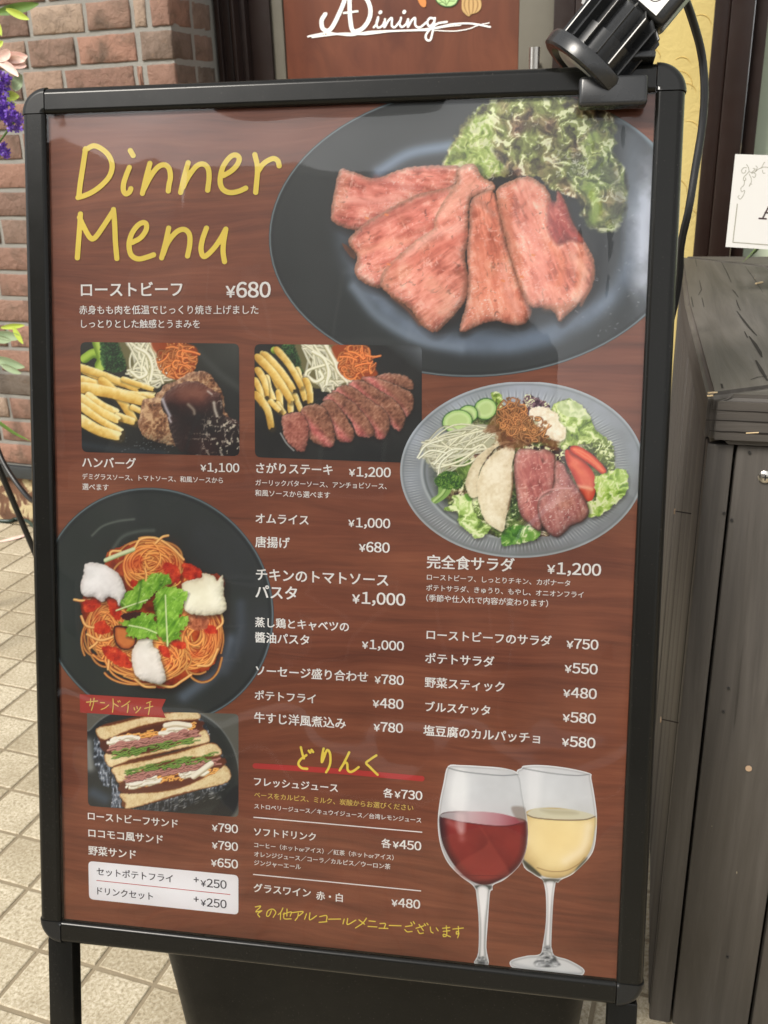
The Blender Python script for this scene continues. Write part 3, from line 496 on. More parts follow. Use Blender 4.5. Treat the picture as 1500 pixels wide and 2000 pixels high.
    leafy([(640, 640), (690, 605), (740, 610), (790, 630), (800, 680), (760, 690), (700, 740), (640, 790), (580, 860), (510, 860), (460, 810), (490, 745), (560, 700), (600, 650)], 1, [(435, 860), (520, 830), (640, 790)])
    leafy([(700, 740), (760, 700), (830, 700), (915, 740), (890, 800), (870, 860), (850, 900), (910, 900), (920, 930), (860, 1000), (860, 1050), (800, 1060), (780, 1100), (740, 1050), (690, 1000), (700, 900), (680, 800)], 2, [(760, 760), (765, 900), (775, 1095)])
    leafy([(450, 940), (520, 930), (600, 880), (680, 880), (700, 960), (710, 1050), (640, 1040), (580, 1050), (500, 1030), (510, 980)], 5, [(520, 960), (620, 980), (700, 1010)])
    cv.glow(z([(600, 660), (590, 740), (570, 830)]), 3, rgb(40, 84, 14), .6); cv.glow(z([(690, 800), (700, 900)]), 4, rgb(46, 88, 16), .6)
    cv.line(z([(625, 585), (632, 620), (630, 660)]), 4, rgb(226, 158, 76), hi=rgb(248, 204, 130), lo=rgb(164, 84, 34))
    return cv, P

def picture_sandwich():
    cv = Cv(164, 1376, 476, 1604); X, Y = cv.X, cv.Y; rng = np.random.default_rng(3)
    cv.C[:] = ramp(fbm(X, Y, 60, 4)*.5+.5*(X-170)/300, [(.2, (30, 36, 40)), (.6, (50, 54, 52)), (1, (66, 68, 62))])
    z = lambda q: [(150+a/4.545, 1340+b/4.545) for a, b in q]
    pl = spl(z([(60, 480), (120, 380), (260, 260), (500, 180), (800, 170), (1050, 220), (1250, 340), (1380, 520), (1440, 720), (1450, 950), (1370, 1160), (1100, 1300), (500, 1300), (100, 1200)])); d = sd_poly(X, Y, pl)
    cv.C[d > 0] = rgb(92, 92, 84); cv.C += (rgb(34, 38, 38)-cv.C)*(.75*np.clip(-d/14, 0, 1))[..., None]
    cv.C += (rgb(140, 146, 142)-cv.C)*(.7*np.exp(-((d+1)/1.4)**2))[..., None]
    cv.glow(z([(100, 500), (110, 620), (120, 720)]), 12, rgb(150, 154, 150), .8); cv.glow(z([(150, 950), (250, 1000)]), 14, rgb(70, 88, 108), .6); cv.poly(z([(1240, 1060), (1420, 880), (1445, 1000), (1370, 1160), (1200, 1150)]), rgb(28, 30, 32), soft=4)
    def foil(Q, s):
        cv.poly(z(Q), None, fn=lambda X, Y, dd: ramp(np.clip((ridge(X*1.6, Y*.7, 10, s)-.5)*2.2, 0, 1), [(0, (34, 40, 48)), (.4, (80, 90, 104)), (.75, (150, 160, 174)), (1, (240, 242, 246))]), smooth=False, rag=2)
    foil([(160, 450), (200, 470), (300, 730), (290, 900), (230, 880), (190, 780), (145, 660)], 1); foil([(310, 740), (380, 930), (410, 1080), (310, 1075)], 2)
    foil([(1030, 210), (1070, 230), (1150, 340), (1200, 490), (1180, 480), (1110, 340)], 3); foil([(1200, 490), (1290, 600), (1350, 790), (1340, 830), (1300, 640)], 4)
    foil([(480, 1100), (900, 980), (1340, 860), (1330, 900), (900, 1110), (800, 1110), (480, 1130)], 7); cv.C[:] = cv.C
    cv.poly(z([(500, 1100), (900, 990), (1330, 880), (1330, 930), (1280, 1040), (900, 1120), (760, 1130)]), rgb(26, 28, 28), a=.6, soft=3)
    for i in range(40):
        a = rng.uniform(560, 1280); b = 1120-(a-560)*.24+rng.uniform(-30, 60); p, = z([(a, b)]); cv.line([p, (p[0]+rng.uniform(3, 10), p[1]-rng.uniform(1, 4))], rng.uniform(.8, 1.8), rgb(190, 192, 188), a=rng.uniform(.2, .8))
    bread = lambda s: (lambda X, Y, dd: (lambda v, r: ramp(v, [(.2, (196, 160, 104)), (.5, (228, 204, 152)), (.85, (246, 232, 192))])*(1-r[..., None])+rgb(158, 96, 48)*r[..., None])(np.clip(.55*fbm(X, Y, 9, s)+.3*vnoise(X/1.6, Y/1.6, s)+.15, 0, 1), np.clip(1+dd/3.2, 0, 1)**1.5))
    def fill(P0, P1, th, s, flip=False):
        P0 = np.array(P0, float); P1 = np.array(P1, float); n = 120
        nr = np.array([-(P1-P0)[1], (P1-P0)[0]]); nr = nr/np.hypot(*nr)
        for layer, col, hi, lo, off in (((0, (226, 146, 60), (252, 196, 110), (170, 90, 30), .2), (1, (232, 226, 204), (252, 250, 238), (170, 158, 128), .12), (2, (150, 92, 84), (196, 140, 130), (92, 50, 46), -.15), (3, (70, 110, 40), (130, 168, 76), (34, 60, 20), -.45))):
            for i in range(n):
                t = rng.uniform(0, 1)
                if layer == 1 and not (t < .32 or .62 < t < .85): continue
                if layer == 3 and rng.uniform() < .4: continue
                o = (off*(-1 if flip else 1)+rng.uniform(-.16, .16))*th
                p = P0+(P1-P0)*t+nr*o; q = rng.uniform(14, 46 if layer > 0 else 26); dr = (P1-P0)/np.hypot(*(P1-P0)); w = rng.normal(0, 8, 2)
                cv.line(z([p-dr*q, p+w, p+dr*q]), {0: 3.2, 1: 7, 2: 4.6, 3: 2.8}[layer]*rng.uniform(.7, 1.2), rgb(*col), hi=rgb(*hi), lo=rgb(*lo))
    # upper sandwich
    cv.poly(z([(180, 385), (400, 300), (800, 222), (1030, 225), (1090, 330), (1160, 470), (800, 590), (310, 705), (262, 600)]), rgb(96, 50, 30), soft=1)
    cv.poly(z([(185, 370), (330, 340), (560, 280), (800, 240), (1040, 215), (1085, 290), (800, 310), (560, 360), (420, 410), (260, 480), (180, 430)]), None, fn=bread(3), rag=1.2)
    cv.poly(z([(250, 600), (420, 615), (640, 590), (800, 540), (1000, 470), (1130, 385), (1180, 470), (1140, 510), (900, 560), (500, 650), (300, 720)]), None, fn=bread(5), rag=1.2)
    cv.poly(z([(215, 500), (420, 420), (700, 350), (1090, 310), (1110, 360), (990, 440), (640, 570), (420, 610), (260, 590)]), rgb(80, 40, 28), soft=1, rag=2)
    fill((300, 530), (1060, 390), 190, 1, True)
    # lower sandwich
    cv.poly(z([(370, 695), (800, 600), (1200, 500), (1270, 610), (1300, 700), (1310, 840), (475, 1080), (420, 960), (385, 900), (335, 740)]), rgb(104, 58, 34), soft=1)
    cv.poly(z([(325, 720), (600, 660), (900, 590), (1200, 505), (1290, 600), (1180, 625), (950, 640), (700, 690), (520, 780), (380, 855), (340, 800)]), None, fn=bread(7), rag=1.2)
    cv.poly(z([(395, 950), (700, 940), (950, 890), (1200, 770), (1320, 700), (1340, 850), (900, 960), (470, 1088), (430, 1040)]), None, fn=bread(9), rag=1.2)
    cv.poly(z([(385, 880), (560, 790), (800, 690), (1180, 640), (1310, 640), (1310, 700), (1150, 800), (900, 900), (560, 950), (400, 945)]), rgb(96, 50, 34), soft=1, rag=2)
    fill((460, 850), (1240, 700), 190, 2)
    cv.line(z([(1040, 800), (1110, 750), (1190, 690)]), 12, rgb(226, 220, 194), hi=rgb(250, 246, 230), lo=rgb(170, 156, 124)); cv.line(z([(790, 350), (880, 335), (1000, 350)]), 11, rgb(230, 222, 196), hi=rgb(250, 246, 230), lo=rgb(180, 160, 124))
    return cv

def in_poly_soft(cv, P, col, fn=None, soft=0): cv.poly(P, col, fn=fn, soft=soft)
GLASS_1 = [(875, 1496), (900, 1494), (940, 1496), (985, 1500), (1014, 1512), (1022, 1550), (1030, 1600), (1031, 1640), (1025, 1670), (1012, 1694), (985, 1718), (964, 1728), (962, 1738), (957, 1745), (953, 1800), (950, 1850), (954, 1884), (926, 1881), (934, 1860), (935, 1800), (930, 1745), (928, 1736), (920, 1726), (898, 1710), (874, 1684), (860, 1650), (855, 1610), (858, 1570), (866, 1530)]
GLASS_2 = [(1018, 1500), (1024, 1495), (1060, 1494), (1110, 1500), (1152, 1510), (1155, 1520), (1162, 1560), (1166, 1600), (1162, 1650), (1150, 1676), (1120, 1706), (1098, 1717), (1090, 1724), (1085, 1726), (1080, 1770), (1077, 1840), (1078, 1852), (1084, 1866), (1110, 1874), (1138, 1890), (1141, 1900), (1130, 1905), (1080, 1901), (1010, 1892), (996, 1884), (1000, 1874), (1030, 1866), (1054, 1863), (1060, 1845), (1066, 1800), (1066, 1750), (1062, 1725), (1056, 1716), (1040, 1706), (1020, 1684), (1020, 1600), (1012, 1560), (1008, 1510)]
def glass_paint(cv, which):
    X, Y = cv.X, cv.Y
    P = spl(GLASS_1 if which == 1 else GLASS_2, 4); d = sd_poly(X, Y, P)
    z = lambda q: [(840+a/4.167, 1470+b/4.167) for a, b in q]
    cv.C[:] = rgb(206, 208, 210); cv.C += ((fbm(X, Y, 60, 3+which)-.5)*.12)[..., None]
    if which == 1:
        cv.poly(z([(200, 130), (300, 160), (290, 480), (200, 480), (150, 400)]), rgb(232, 233, 233), soft=14, a=.8)
        cv.line(z([(150, 108), (250, 100), (500, 120), (730, 170)]), 2, rgb(238, 240, 240)); cv.line(z([(140, 120), (250, 150), (450, 175), (600, 185), (735, 175)]), 1.8, rgb(120, 126, 128))
        wine = z([(80, 510), (160, 480), (330, 478), (520, 490), (660, 520), (790, 560), (795, 700), (770, 840), (700, 950), (600, 1020), (460, 1075), (330, 1040), (200, 920), (110, 760), (80, 620)])
        def fn(X, Y, dd):
            v = fbm(X, Y, 50, 7); c = ramp(v, [(.2, (112, 24, 22)), (.8, (134, 34, 30))])
            k = np.clip(1+dd/16, 0, 1)[..., None]; c = c*(1-k*.75)+rgb(40, 10, 18)*k*.75
            l = np.clip((880-X)/22, 0, 1)[..., None]; return c*(1-.6*l)+rgb(34, 18, 26)*.6*l
        cv.poly(wine, None, fn=fn)
        cv.poly(z([(82, 505), (180, 482), (400, 478), (600, 500), (770, 560), (640, 592), (480, 590), (250, 560), (110, 530)]), None, fn=lambda X, Y, dd: ramp(np.clip((X-860)/150, 0, 1), [(0, (150, 150, 152)), (.4, (196, 168, 172)), (.75, (182, 128, 136)), (1, (150, 70, 80))]))
        cv.line(z([(110, 530), (250, 562), (480, 592), (640, 594), (770, 562)]), 1.8, rgb(84, 20, 26)); cv.poly(z([(665, 440), (780, 450), (790, 540), (740, 560), (690, 520)]), rgb(120, 104, 92), a=.6, soft=3)
        cv.glow(z([(150, 560), (240, 620), (260, 700)]), 9, rgb(206, 150, 146), .35); cv.poly(z([(210, 500), (280, 510), (280, 640), (230, 640)]), rgb(222, 200, 200), a=.55, soft=8)
        cv.poly(z([(400, 600), (470, 740), (200, 930), (320, 1040), (600, 1010), (640, 960)]), rgb(176, 76, 62), a=.35, soft=4)
        cv.line(z([(230, 995), (460, 1000), (640, 1000)]), 1.2, rgb(80, 16, 20), a=.6)
        cv.poly(z([(370, 1080), (500, 1080), (480, 1115), (385, 1112)]), rgb(70, 76, 74), soft=1)
        cv.poly(z([(375, 1112), (480, 1112), (455, 1380), (450, 1540), (445, 1700), (400, 1700), (400, 1400)]), None, fn=lambda X, Y, dd: ramp(np.clip(-dd/6, 0, 1), [(0, (140, 146, 146)), (.5, (214, 216, 216)), (1, (242, 243, 243))]))
        cv.poly(z([(375, 1640), (400, 1660), (440, 1655), (470, 1700), (470, 1725), (360, 1720)]), None, fn=lambda X, Y, dd: ramp(ridge(X, Y*.8, 8, 4), [(.3, (50, 54, 56)), (.7, (140, 144, 146)), (1, (230, 232, 232))]), soft=1)
    else:
        cv.poly(z([(790, 120), (900, 150), (880, 450), (790, 460)]), rgb(228, 229, 230), soft=14, a=.8)
        cv.line(z([(745, 115), (850, 105), (1050, 110), (1230, 140), (1305, 170)]), 2, rgb(240, 242, 242)); cv.line(z([(750, 125), (880, 150), (1050, 175), (1200, 185), (1300, 175)]), 1.8, rgb(126, 130, 132))
        wine = z([(760, 500), (900, 450), (1100, 455), (1345, 520), (1340, 640), (1310, 780), (1250, 880), (1170, 970), (1080, 1015), (960, 1015), (880, 980), (800, 900), (755, 850), (700, 700)])
        cv.poly(wine, None, fn=lambda X, Y, dd: ramp(np.clip(.4*fbm(X, Y, 40, 9)+.6*np.clip(-dd/26, 0, 1), 0, 1), [(0, (150, 124, 78)), (.3, (206, 180, 122)), (.6, (228, 206, 148)), (1, (240, 222, 168))]))
        cv.glow(z([(1290, 600), (1240, 780), (1100, 880)]), 12, rgb(246, 234, 206), .6)
        cv.poly(z([(790, 500), (850, 455), (1000, 455), (1200, 470), (1340, 515), (1250, 545), (1050, 545), (860, 530)]), rgb(204, 200, 176), soft=1); cv.poly(z([(900, 460), (1150, 470), (1200, 500), (1000, 500)]), rgb(176, 168, 138), a=.7, soft=5)
        cv.line(z([(790, 505), (860, 530), (1050, 547), (1250, 545), (1345, 518)]), 1.8, rgb(90, 66, 44)); cv.line(z([(870, 935), (980, 965), (1100, 960), (1200, 910), (1260, 850)]), 1.4, rgb(150, 112, 66))
        cv.poly(z([(745, 860), (800, 900), (900, 990), (880, 1005), (800, 950), (750, 890)]), rgb(60, 60, 46), soft=2); cv.poly(z([(1200, 930), (1280, 850), (1250, 920), (1180, 980)]), rgb(70, 70, 54), soft=2)
        cv.poly(z([(905, 1025), (1060, 1030), (1030, 1062), (925, 1058)]), rgb(88, 88, 80), soft=1)
        cv.poly(z([(925, 1060), (1022, 1062), (1000, 1250), (990, 1400), (985, 1560), (935, 1560), (940, 1350), (935, 1180)]), None, fn=lambda X, Y, dd: ramp(np.clip(-dd/6, 0, 1), [(0, (150, 154, 156)), (.5, (218, 220, 222)), (1, (242, 243, 244))]))
        cv.poly(z([(640, 1690), (700, 1660), (850, 1640), (1060, 1650), (1200, 1710), (1262, 1775), (1230, 1810), (1000, 1800), (740, 1750), (650, 1715)]), None, fn=lambda X, Y, dd: ramp(np.clip(-dd/10, 0, 1)+.2*(fbm(X, Y, 20, 3)-.5), [(0, (240, 241, 241)), (.25, (196, 200, 202)), (1, (226, 228, 229))]), sh=None)
        cv.poly(z([(920, 1580), (990, 1580), (1030, 1680), (1060, 1730), (960, 1745), (840, 1725), (900, 1640)]), None, fn=lambda X, Y, dd: ramp(ridge(X*.7, Y*1.6, 11, 5), [(.35, (66, 70, 74)), (.6, (150, 154, 158)), (.95, (236, 238, 240))]), soft=2)
    rim = np.exp(-((d+1.0)/1.0)**2); cv.C += (rgb(240, 242, 242)-cv.C)*(.6*rim)[..., None]
    rim = np.exp(-((d+3.6)/1.4)**2); cv.C += (rgb(120, 124, 126)-cv.C)*(.3*rim)[..., None]
    return cv, P
# ---------------------------------------------------------------- helpers
random.seed(7)
COL = sc.collection
def lin(c):
    c = np.asarray(c, float); return np.where(c <= .04045, c/12.92, ((np.maximum(c, 0)+.055)/1.055)**2.4)
def L3(r, g, b): return tuple(lin(np.array([r, g, b])/255.))+(1,)

def thing(name, label, cat, loc=(0, 0, 0), rotz=0, group=None, mw=None):
    o = bpy.data.objects.new(name, None); COL.objects.link(o); o.empty_display_size = .05
    if mw is not None: o.matrix_world = mw
    else: o.location = loc; o.rotation_euler = (0, 0, rotz)
    o['label'] = label; o['category'] = cat
    if group: o['group'] = group
    return o
def tag(o, label, cat, group=None):
    o['label'] = label; o['category'] = cat
    if group: o['group'] = group
    return o
def mesh(name, V, F, smooth=False):
    m = bpy.data.meshes.new(name); m.from_pydata([tuple(v) for v in V], [], [tuple(f) for f in F]); m.update()
    if smooth: m.polygons.foreach_set('use_smooth', [True]*len(m.polygons))
    return m
def ob(name, me, mat=None, parent=None, kind=None):
    if isinstance(me, bmesh.types.BMesh):
        bm = me; me = bpy.data.meshes.new(name); bm.to_mesh(me); bm.free()
    o = bpy.data.objects.new(name, me); COL.objects.link(o)
    if mat is not None:
        me.materials.clear(); me.materials.append(mat)
    if parent is not None: o.parent = parent
    if kind: o['kind'] = kind
    return o
def smooth(o, ang=35):
    me = o.data; me.polygons.foreach_set('use_smooth', [True]*len(me.polygons))
    try: me.set_sharp_from_angle(angle=math.radians(ang))
    except Exception: pass
    return o
def box(bm, c, s, M=None, bev=0, seg=2, taper=None):
    r = bmesh.ops.create_cube(bm, size=1); vs = r['verts']
    for v in vs:
        k = 1
        if taper and v.co.z < 0: k = taper
        v.co = Vector((v.co.x*s[0]*k, v.co.y*s[1]*k, v.co.z*s[2]))
    if bev:
        es = list({e for v in vs for e in v.link_edges})
        q = bmesh.ops.bevel(bm, geom=es, offset=bev, segments=seg, affect='EDGES', profile=.5); vs = list({v for f in q['faces'] for v in f.verts} | {v for v in vs if v.is_valid})
    T = Matrix.Translation(c)
    if M is not None: T = T@M.to_4x4()
    for v in vs: v.co = T@v.co
    return vs
def boxo(name, c, s, mat, parent=None, bev=0, seg=2, M=None, kind=None, sm=True):
    bm = bmesh.new(); box(bm, Vector(c), s, M, bev, seg); o = ob(name, bm, mat, parent, kind)
    if bev and sm: smooth(o, 40)
    return o
def tube(bm, P, r, n=10, cap=True, taper=None):
    P = [Vector(p) for p in P]; rings = []; up = Vector((0, 0, 1))
    for i, p in enumerate(P):
        t = (P[min(i+1, len(P)-1)]-P[max(i-1, 0)]).normalized()
        a = t.cross(up)
        if a.length < 1e-3: a = t.cross(Vector((0, 1, 0)))
        a.normalize(); b = t.cross(a)
        rr = r if taper is None else r*taper(i/(len(P)-1))
        rings.append([bm.verts.new(p+(a*math.cos(k*2*math.pi/n)+b*math.sin(k*2*math.pi/n))*rr) for k in range(n)])
    for A, B in zip(rings, rings[1:]):
        for k in range(n): bm.faces.new((A[k], A[(k+1) % n], B[(k+1) % n], B[k]))
    if cap: bm.faces.new(rings[0][::-1]); bm.faces.new(rings[-1])
    bmesh.ops.recalc_face_normals(bm, faces=bm.faces[:])
def tubeo(name, P, r, mat, parent=None, n=10, taper=None, sp=0):
    if sp:
        Q = np.array([tuple(p) for p in P]); P = [tuple(q) for q in spl3(Q, sp)]
    bm = bmesh.new(); tube(bm, P, r, n, True, taper); return smooth(ob(name, bm, mat, parent), 60)
def spl3(P, n):
    P = np.asarray(P, float); Q = np.vstack([2*P[0]-P[1], P, 2*P[-1]-P[-2]]); out = []
    for i in range(1, len(Q)-2):
        p0, p1, p2, p3 = Q[i-1:i+3]
        for t in np.arange(n)/n: out.append(.5*((2*p1)+(-p0+p2)*t+(2*p0-5*p1+4*p2-p3)*t*t+(-p0+3*p1-3*p2+p3)*t**3))
    out.append(P[-1]); return np.array(out)
def lathe(bm, prof, n=32, M=None):                       # profile of (radius, height) round z
    R = []
    for r, z in prof:
        R.append([bm.verts.new(Vector((r*math.cos(k*2*math.pi/n), r*math.sin(k*2*math.pi/n), z))) for k in range(n)])
    for A, B in zip(R, R[1:]):
        for k in range(n): bm.faces.new((A[k], A[(k+1) % n], B[(k+1) % n], B[k]))
    bm.faces.new(R[0][::-1]); bm.faces.new(R[-1])
    if M is not None:
        for r in R:
            for v in r: v.co = M@v.co
    bmesh.ops.recalc_face_normals(bm, faces=bm.faces[:])

# ---- materials
class NB:
    def __init__(s, name):
        s.m = bpy.data.materials.new(name); s.m.use_nodes = True; s.t = s.m.node_tree; s.n = s.t.nodes
        s.b = s.n['Principled BSDF']; s.out = s.n['Material Output']
    def new(s, t, **k):
        q = s.n.new(t)
        for a, v in k.items(): setattr(q, a, v)
        return q
    def link(s, a, b): s.t.links.new(a, b)
    def set(s, **k):
        for a, v in k.items(): s.b.inputs[a.replace('_', ' ')].default_value = v
        return s
    def coord(s, kind='Object', scale=(1, 1, 1), loc=(0, 0, 0), rot=(0, 0, 0)):
        tc = s.new('ShaderNodeTexCoord'); mp = s.new('ShaderNodeMapping'); mp.inputs['Scale'].default_value = scale; mp.inputs['Location'].default_value = loc; mp.inputs['Rotation'].default_value = rot
        s.link(tc.outputs[kind], mp.inputs[0]); return mp.outputs[0]
    def noise(s, v, scale, detail=4, rough=.55, dist=0, out=0):
        q = s.new('ShaderNodeTexNoise'); q.inputs['Scale'].default_value = scale; q.inputs['Detail'].default_value = detail; q.inputs['Roughness'].default_value = rough; q.inputs['Distortion'].default_value = dist
        s.link(v, q.inputs['Vector']); return q.outputs[out]
    def ramp(s, f, stops, interp='LINEAR'):
        q = s.new('ShaderNodeValToRGB'); e = q.color_ramp.elements; q.color_ramp.interpolation = interp
        while len(e) < len(stops): e.new(.5)
        for k, (p, c) in enumerate(stops): e[k].position = p; e[k].color = c if len(c) == 4 else tuple(c)+(1,)
        s.link(f, q.inputs[0]); return q.outputs[0]
    def mix(s, a, b, f, mode='MIX'):
        q = s.new('ShaderNodeMix', data_type='RGBA', blend_type=mode)
        for i, v in ((6, a), (7, b), (0, f)):
            if hasattr(v, 'links'): s.link(v, q.inputs[i])
            else: q.inputs[i].default_value = v
        return q.outputs[2]
    def math(s, op, a, b=0.):
        q = s.new('ShaderNodeMath', operation=op)
        for i, v in ((0, a), (1, b)):
            if hasattr(v, 'links'): s.link(v, q.inputs[i])
            else: q.inputs[i].default_value = v
        return q.outputs[0]
    def bump(s, h, strength=.3, dist=.002, prev=None):
        q = s.new('ShaderNodeBump'); q.inputs['Strength'].default_value = strength; q.inputs['Distance'].default_value = dist
        s.link(h, q.inputs['Height'])
        if prev is not None: s.link(prev, q.inputs['Normal'])
        s.link(q.outputs[0], s.b.inputs['Normal']); return q.outputs[0]
    def col(s, c):
        if hasattr(c, 'links'): s.link(c, s.b.inputs['Base Color'])
        else: s.b.inputs['Base Color'].default_value = c
        return s
def simple(name, c, rough=.5, metal=0., bumpk=None, var=.0):
    m = NB(name).set(Roughness=rough, Metallic=metal)
    if var:
        v = m.coord(); n = m.noise(v, 14, 5); m.col(m.mix(tuple(x*(1-var) for x in c[:3])+(1,), tuple(min(1, x*(1+var)) for x in c[:3])+(1,), n))
        r = m.new('ShaderNodeMapRange'); m.link(m.noise(v, 40, 4), r.inputs[0]); r.inputs[3].default_value = rough*.8; r.inputs[4].default_value = min(1, rough*1.25); m.link(r.outputs[0], m.b.inputs['Roughness'])
    else: m.col(c)
    if bumpk: m.bump(m.noise(m.coord(), bumpk[0], 3), bumpk[1], bumpk[2])
    return m.m
# ---------------------------------------------------------------- materials
M = {}
M['rail'] = simple('black_anodised_metal', (.007, .007, .0062, 1), .22, .0, (900, .04, .0003), .18)
M['rail'].node_tree.nodes['Principled BSDF'].inputs['Specular IOR Level'].default_value = .22
def _dust(mt, k=.022):
    t = mt.node_tree; b = t.nodes['Principled BSDF']; src = b.inputs['Base Color'].links[0].from_socket; tc = t.nodes.new('ShaderNodeTexCoord'); n = t.nodes.new('ShaderNodeTexNoise'); n.inputs['Scale'].default_value = 420; n.inputs['Detail'].default_value = 2
    r = t.nodes.new('ShaderNodeValToRGB'); r.color_ramp.elements[0].position = .66; r.color_ramp.elements[1].position = .74; mx = t.nodes.new('ShaderNodeMix'); mx.data_type = 'RGBA'; mx.inputs[7].default_value = (k*1.1, k, k*.85, 1)
    t.links.new(tc.outputs['Object'], n.inputs[0]); t.links.new(n.outputs[0], r.inputs[0]); t.links.new(r.outputs[0], mx.inputs[0]); t.links.new(src, mx.inputs[6]); t.links.new(mx.outputs[2], b.inputs['Base Color'])
_dust(M['rail'])
M['cap'] = simple('black_corner_plastic', (.013, .0135, .0135, 1), .3, 0, (1400, .05, .0002), .12)
M['cap'].node_tree.nodes['Principled BSDF'].inputs['Specular IOR Level'].default_value = .22
M['plastic'] = simple('black_lamp_paint', (.020, .021, .022, 1), .27, 0, (1800, .12, .0002), .15)
M['tub'] = simple('black_tub_plastic', (.004, .004, .0034, 1), .45, 0, (300, .1, .0006), .2)
M['tub'].node_tree.nodes['Principled BSDF'].inputs['Specular IOR Level'].default_value = .18
_dust(M['plastic'], .035); _dust(M['tub'], .03)
M['rubber'] = simple('black_cable_rubber', (.006, .006, .0065, 1), .38)
M['steel'] = simple('bright_steel', (.62, .6, .56, 1), .28, 1., None, .1)
M['white_paint'] = simple('white_sticker', (.78, .78, .76, 1), .5)
M['black_print'] = simple('black_print', (.02, .02, .02, 1), .5)
M['white_print'] = simple('white_print', (.92, .91, .88, 1), .5)
M['yellow_print'] = simple('yellow_print', L3(243, 219, 88), .5)
M['pale_yellow_print'] = simple('pale_yellow_print', L3(226, 196, 104), .5)
M['dark_print'] = simple('dark_print', L3(50, 46, 58), .5)
M['red_print'] = simple('red_print', L3(186, 58, 54), .5)
M['ribbon_print'] = simple('ribbon_print', L3(176, 66, 58), .5)
M['box_print'] = simple('white_box_print', (.9, .9, .93, 1), .5)
M['brown_metal'] = simple('dark_brown_frame_metal', (.016, .008, .006, 1), .34, 0, (60, .05, .001), .25)
M['grey_stile'] = simple('grey_door_stile', (.115, .105, .08, 1), .5, 0, None, .15)
M['dark_glass'] = simple('dark_door_glass', (.015, .014, .012, 1), .08)
M['ledge'] = simple('blue_grey_ledge_metal', (.035, .04, .042, 1), .4, 0, None, .2)
M['grout'] = simple('grey_mortar', (.25, .24, .215, 1), .92, 0, (220, .5, .003), .18)
M['green_wall'] = simple('pale_green_render', (.48, .54, .40, 1), .7, 0, (60, .2, .002), .06)
M['soil'] = simple('dark_soil', (.03, .022, .016, 1), .95, 0, (60, 1, .01), .4)

def m_picture():
    m = NB('printed_picture_ink').set(Roughness=.5); a = m.new('ShaderNodeAttribute', attribute_name='ink'); m.col(a.outputs[0]); return m.m
M['ink'] = m_picture()
def m_woodprint():
    m = NB('printed_cherry_wood').set(Roughness=.5)
    v = m.coord('Object'); wv = m.coord('Object', (2.2, 9, 1), (3, 1, 0))
    n1 = m.noise(wv, 1.6, 5, .55, .5)
    # long horizontal grain bent by broad figure
    sep = m.new('ShaderNodeSeparateXYZ'); m.link(v, sep.inputs[0])
    fig = m.noise(m.coord('Object', (1.6, 5.5, 1), (7, 2, 0)), 1.4, 3, .5, .2)
    vv = m.math('ADD', sep.outputs[1], m.math('MULTIPLY', fig, .085))
    cb = m.new('ShaderNodeCombineXYZ'); m.link(m.math('MULTIPLY', sep.outputs[0], .06), cb.inputs[0]); m.link(vv, cb.inputs[1])
    g1 = m.noise(cb.outputs[0], 95, 5, .62); g2 = m.noise(cb.outputs[0], 320, 3, .6)
    fine = m.noise(m.coord('Object', (14, 420, 1)), 1.0, 3, .6)
    k = m.math('ADD', m.math('MULTIPLY', g1, .62), m.math('ADD', m.math('MULTIPLY', g2, .26), m.math('MULTIPLY', fine, .12)))
    c = m.ramp(k, [(.30, L3(74, 34, 22)), (.42, L3(112, 58, 40)), (.53, L3(132, 72, 49)), (.66, L3(150, 88, 62))])
    c = m.mix(c, m.ramp(n1, [(.25, L3(86, 40, 28)), (.75, L3(164, 106, 72))]), .32)
    dk = m.ramp(m.noise(cb.outputs[0], 34, 2, .5), [(.60, (1, 1, 1, 1)), (.66, (.72, .68, .66, 1)), (.70, (1, 1, 1, 1))])
    c = m.mix(c, dk, .6, 'MULTIPLY'); m.col(c); return m.m
M['wood_print'] = m_woodprint()
M['shaded_sign_wood'] = M['wood_print'].copy(); M['shaded_sign_wood'].name = 'shaded_door_sign_wood_print'  # poster wood again, with the shade behind the door glass darkened into its colours
for n_ in M['shaded_sign_wood'].node_tree.nodes:
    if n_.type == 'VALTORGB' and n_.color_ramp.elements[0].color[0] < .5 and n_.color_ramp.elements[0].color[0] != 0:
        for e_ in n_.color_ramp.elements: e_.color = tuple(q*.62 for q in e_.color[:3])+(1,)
def m_film():
    m = NB('clear_film'); m.n.remove(m.b)
    tr = m.new('ShaderNodeBsdfTransparent'); tr.inputs[0].default_value = (.985, .985, .985, 1); gl = m.new('ShaderNodeBsdfGlossy'); gl.inputs['Roughness'].default_value = .02
    fr = m.new('ShaderNodeFresnel'); fr.inputs[0].default_value = 1.52
    k = m.new('ShaderNodeMath', operation='MULTIPLY_ADD'); k.inputs[1].default_value = .95; k.inputs[2].default_value = 0.0; m.link(fr.outputs[0], k.inputs[0]); k.use_clamp = True
    mx = m.new('ShaderNodeMixShader'); m.link(k.outputs[0], mx.inputs[0]); m.link(tr.outputs[0], mx.inputs[1]); m.link(gl.outputs[0], mx.inputs[2]); m.link(mx.outputs[0], m.out.inputs[0]); return m.m
M['film'] = m_film()
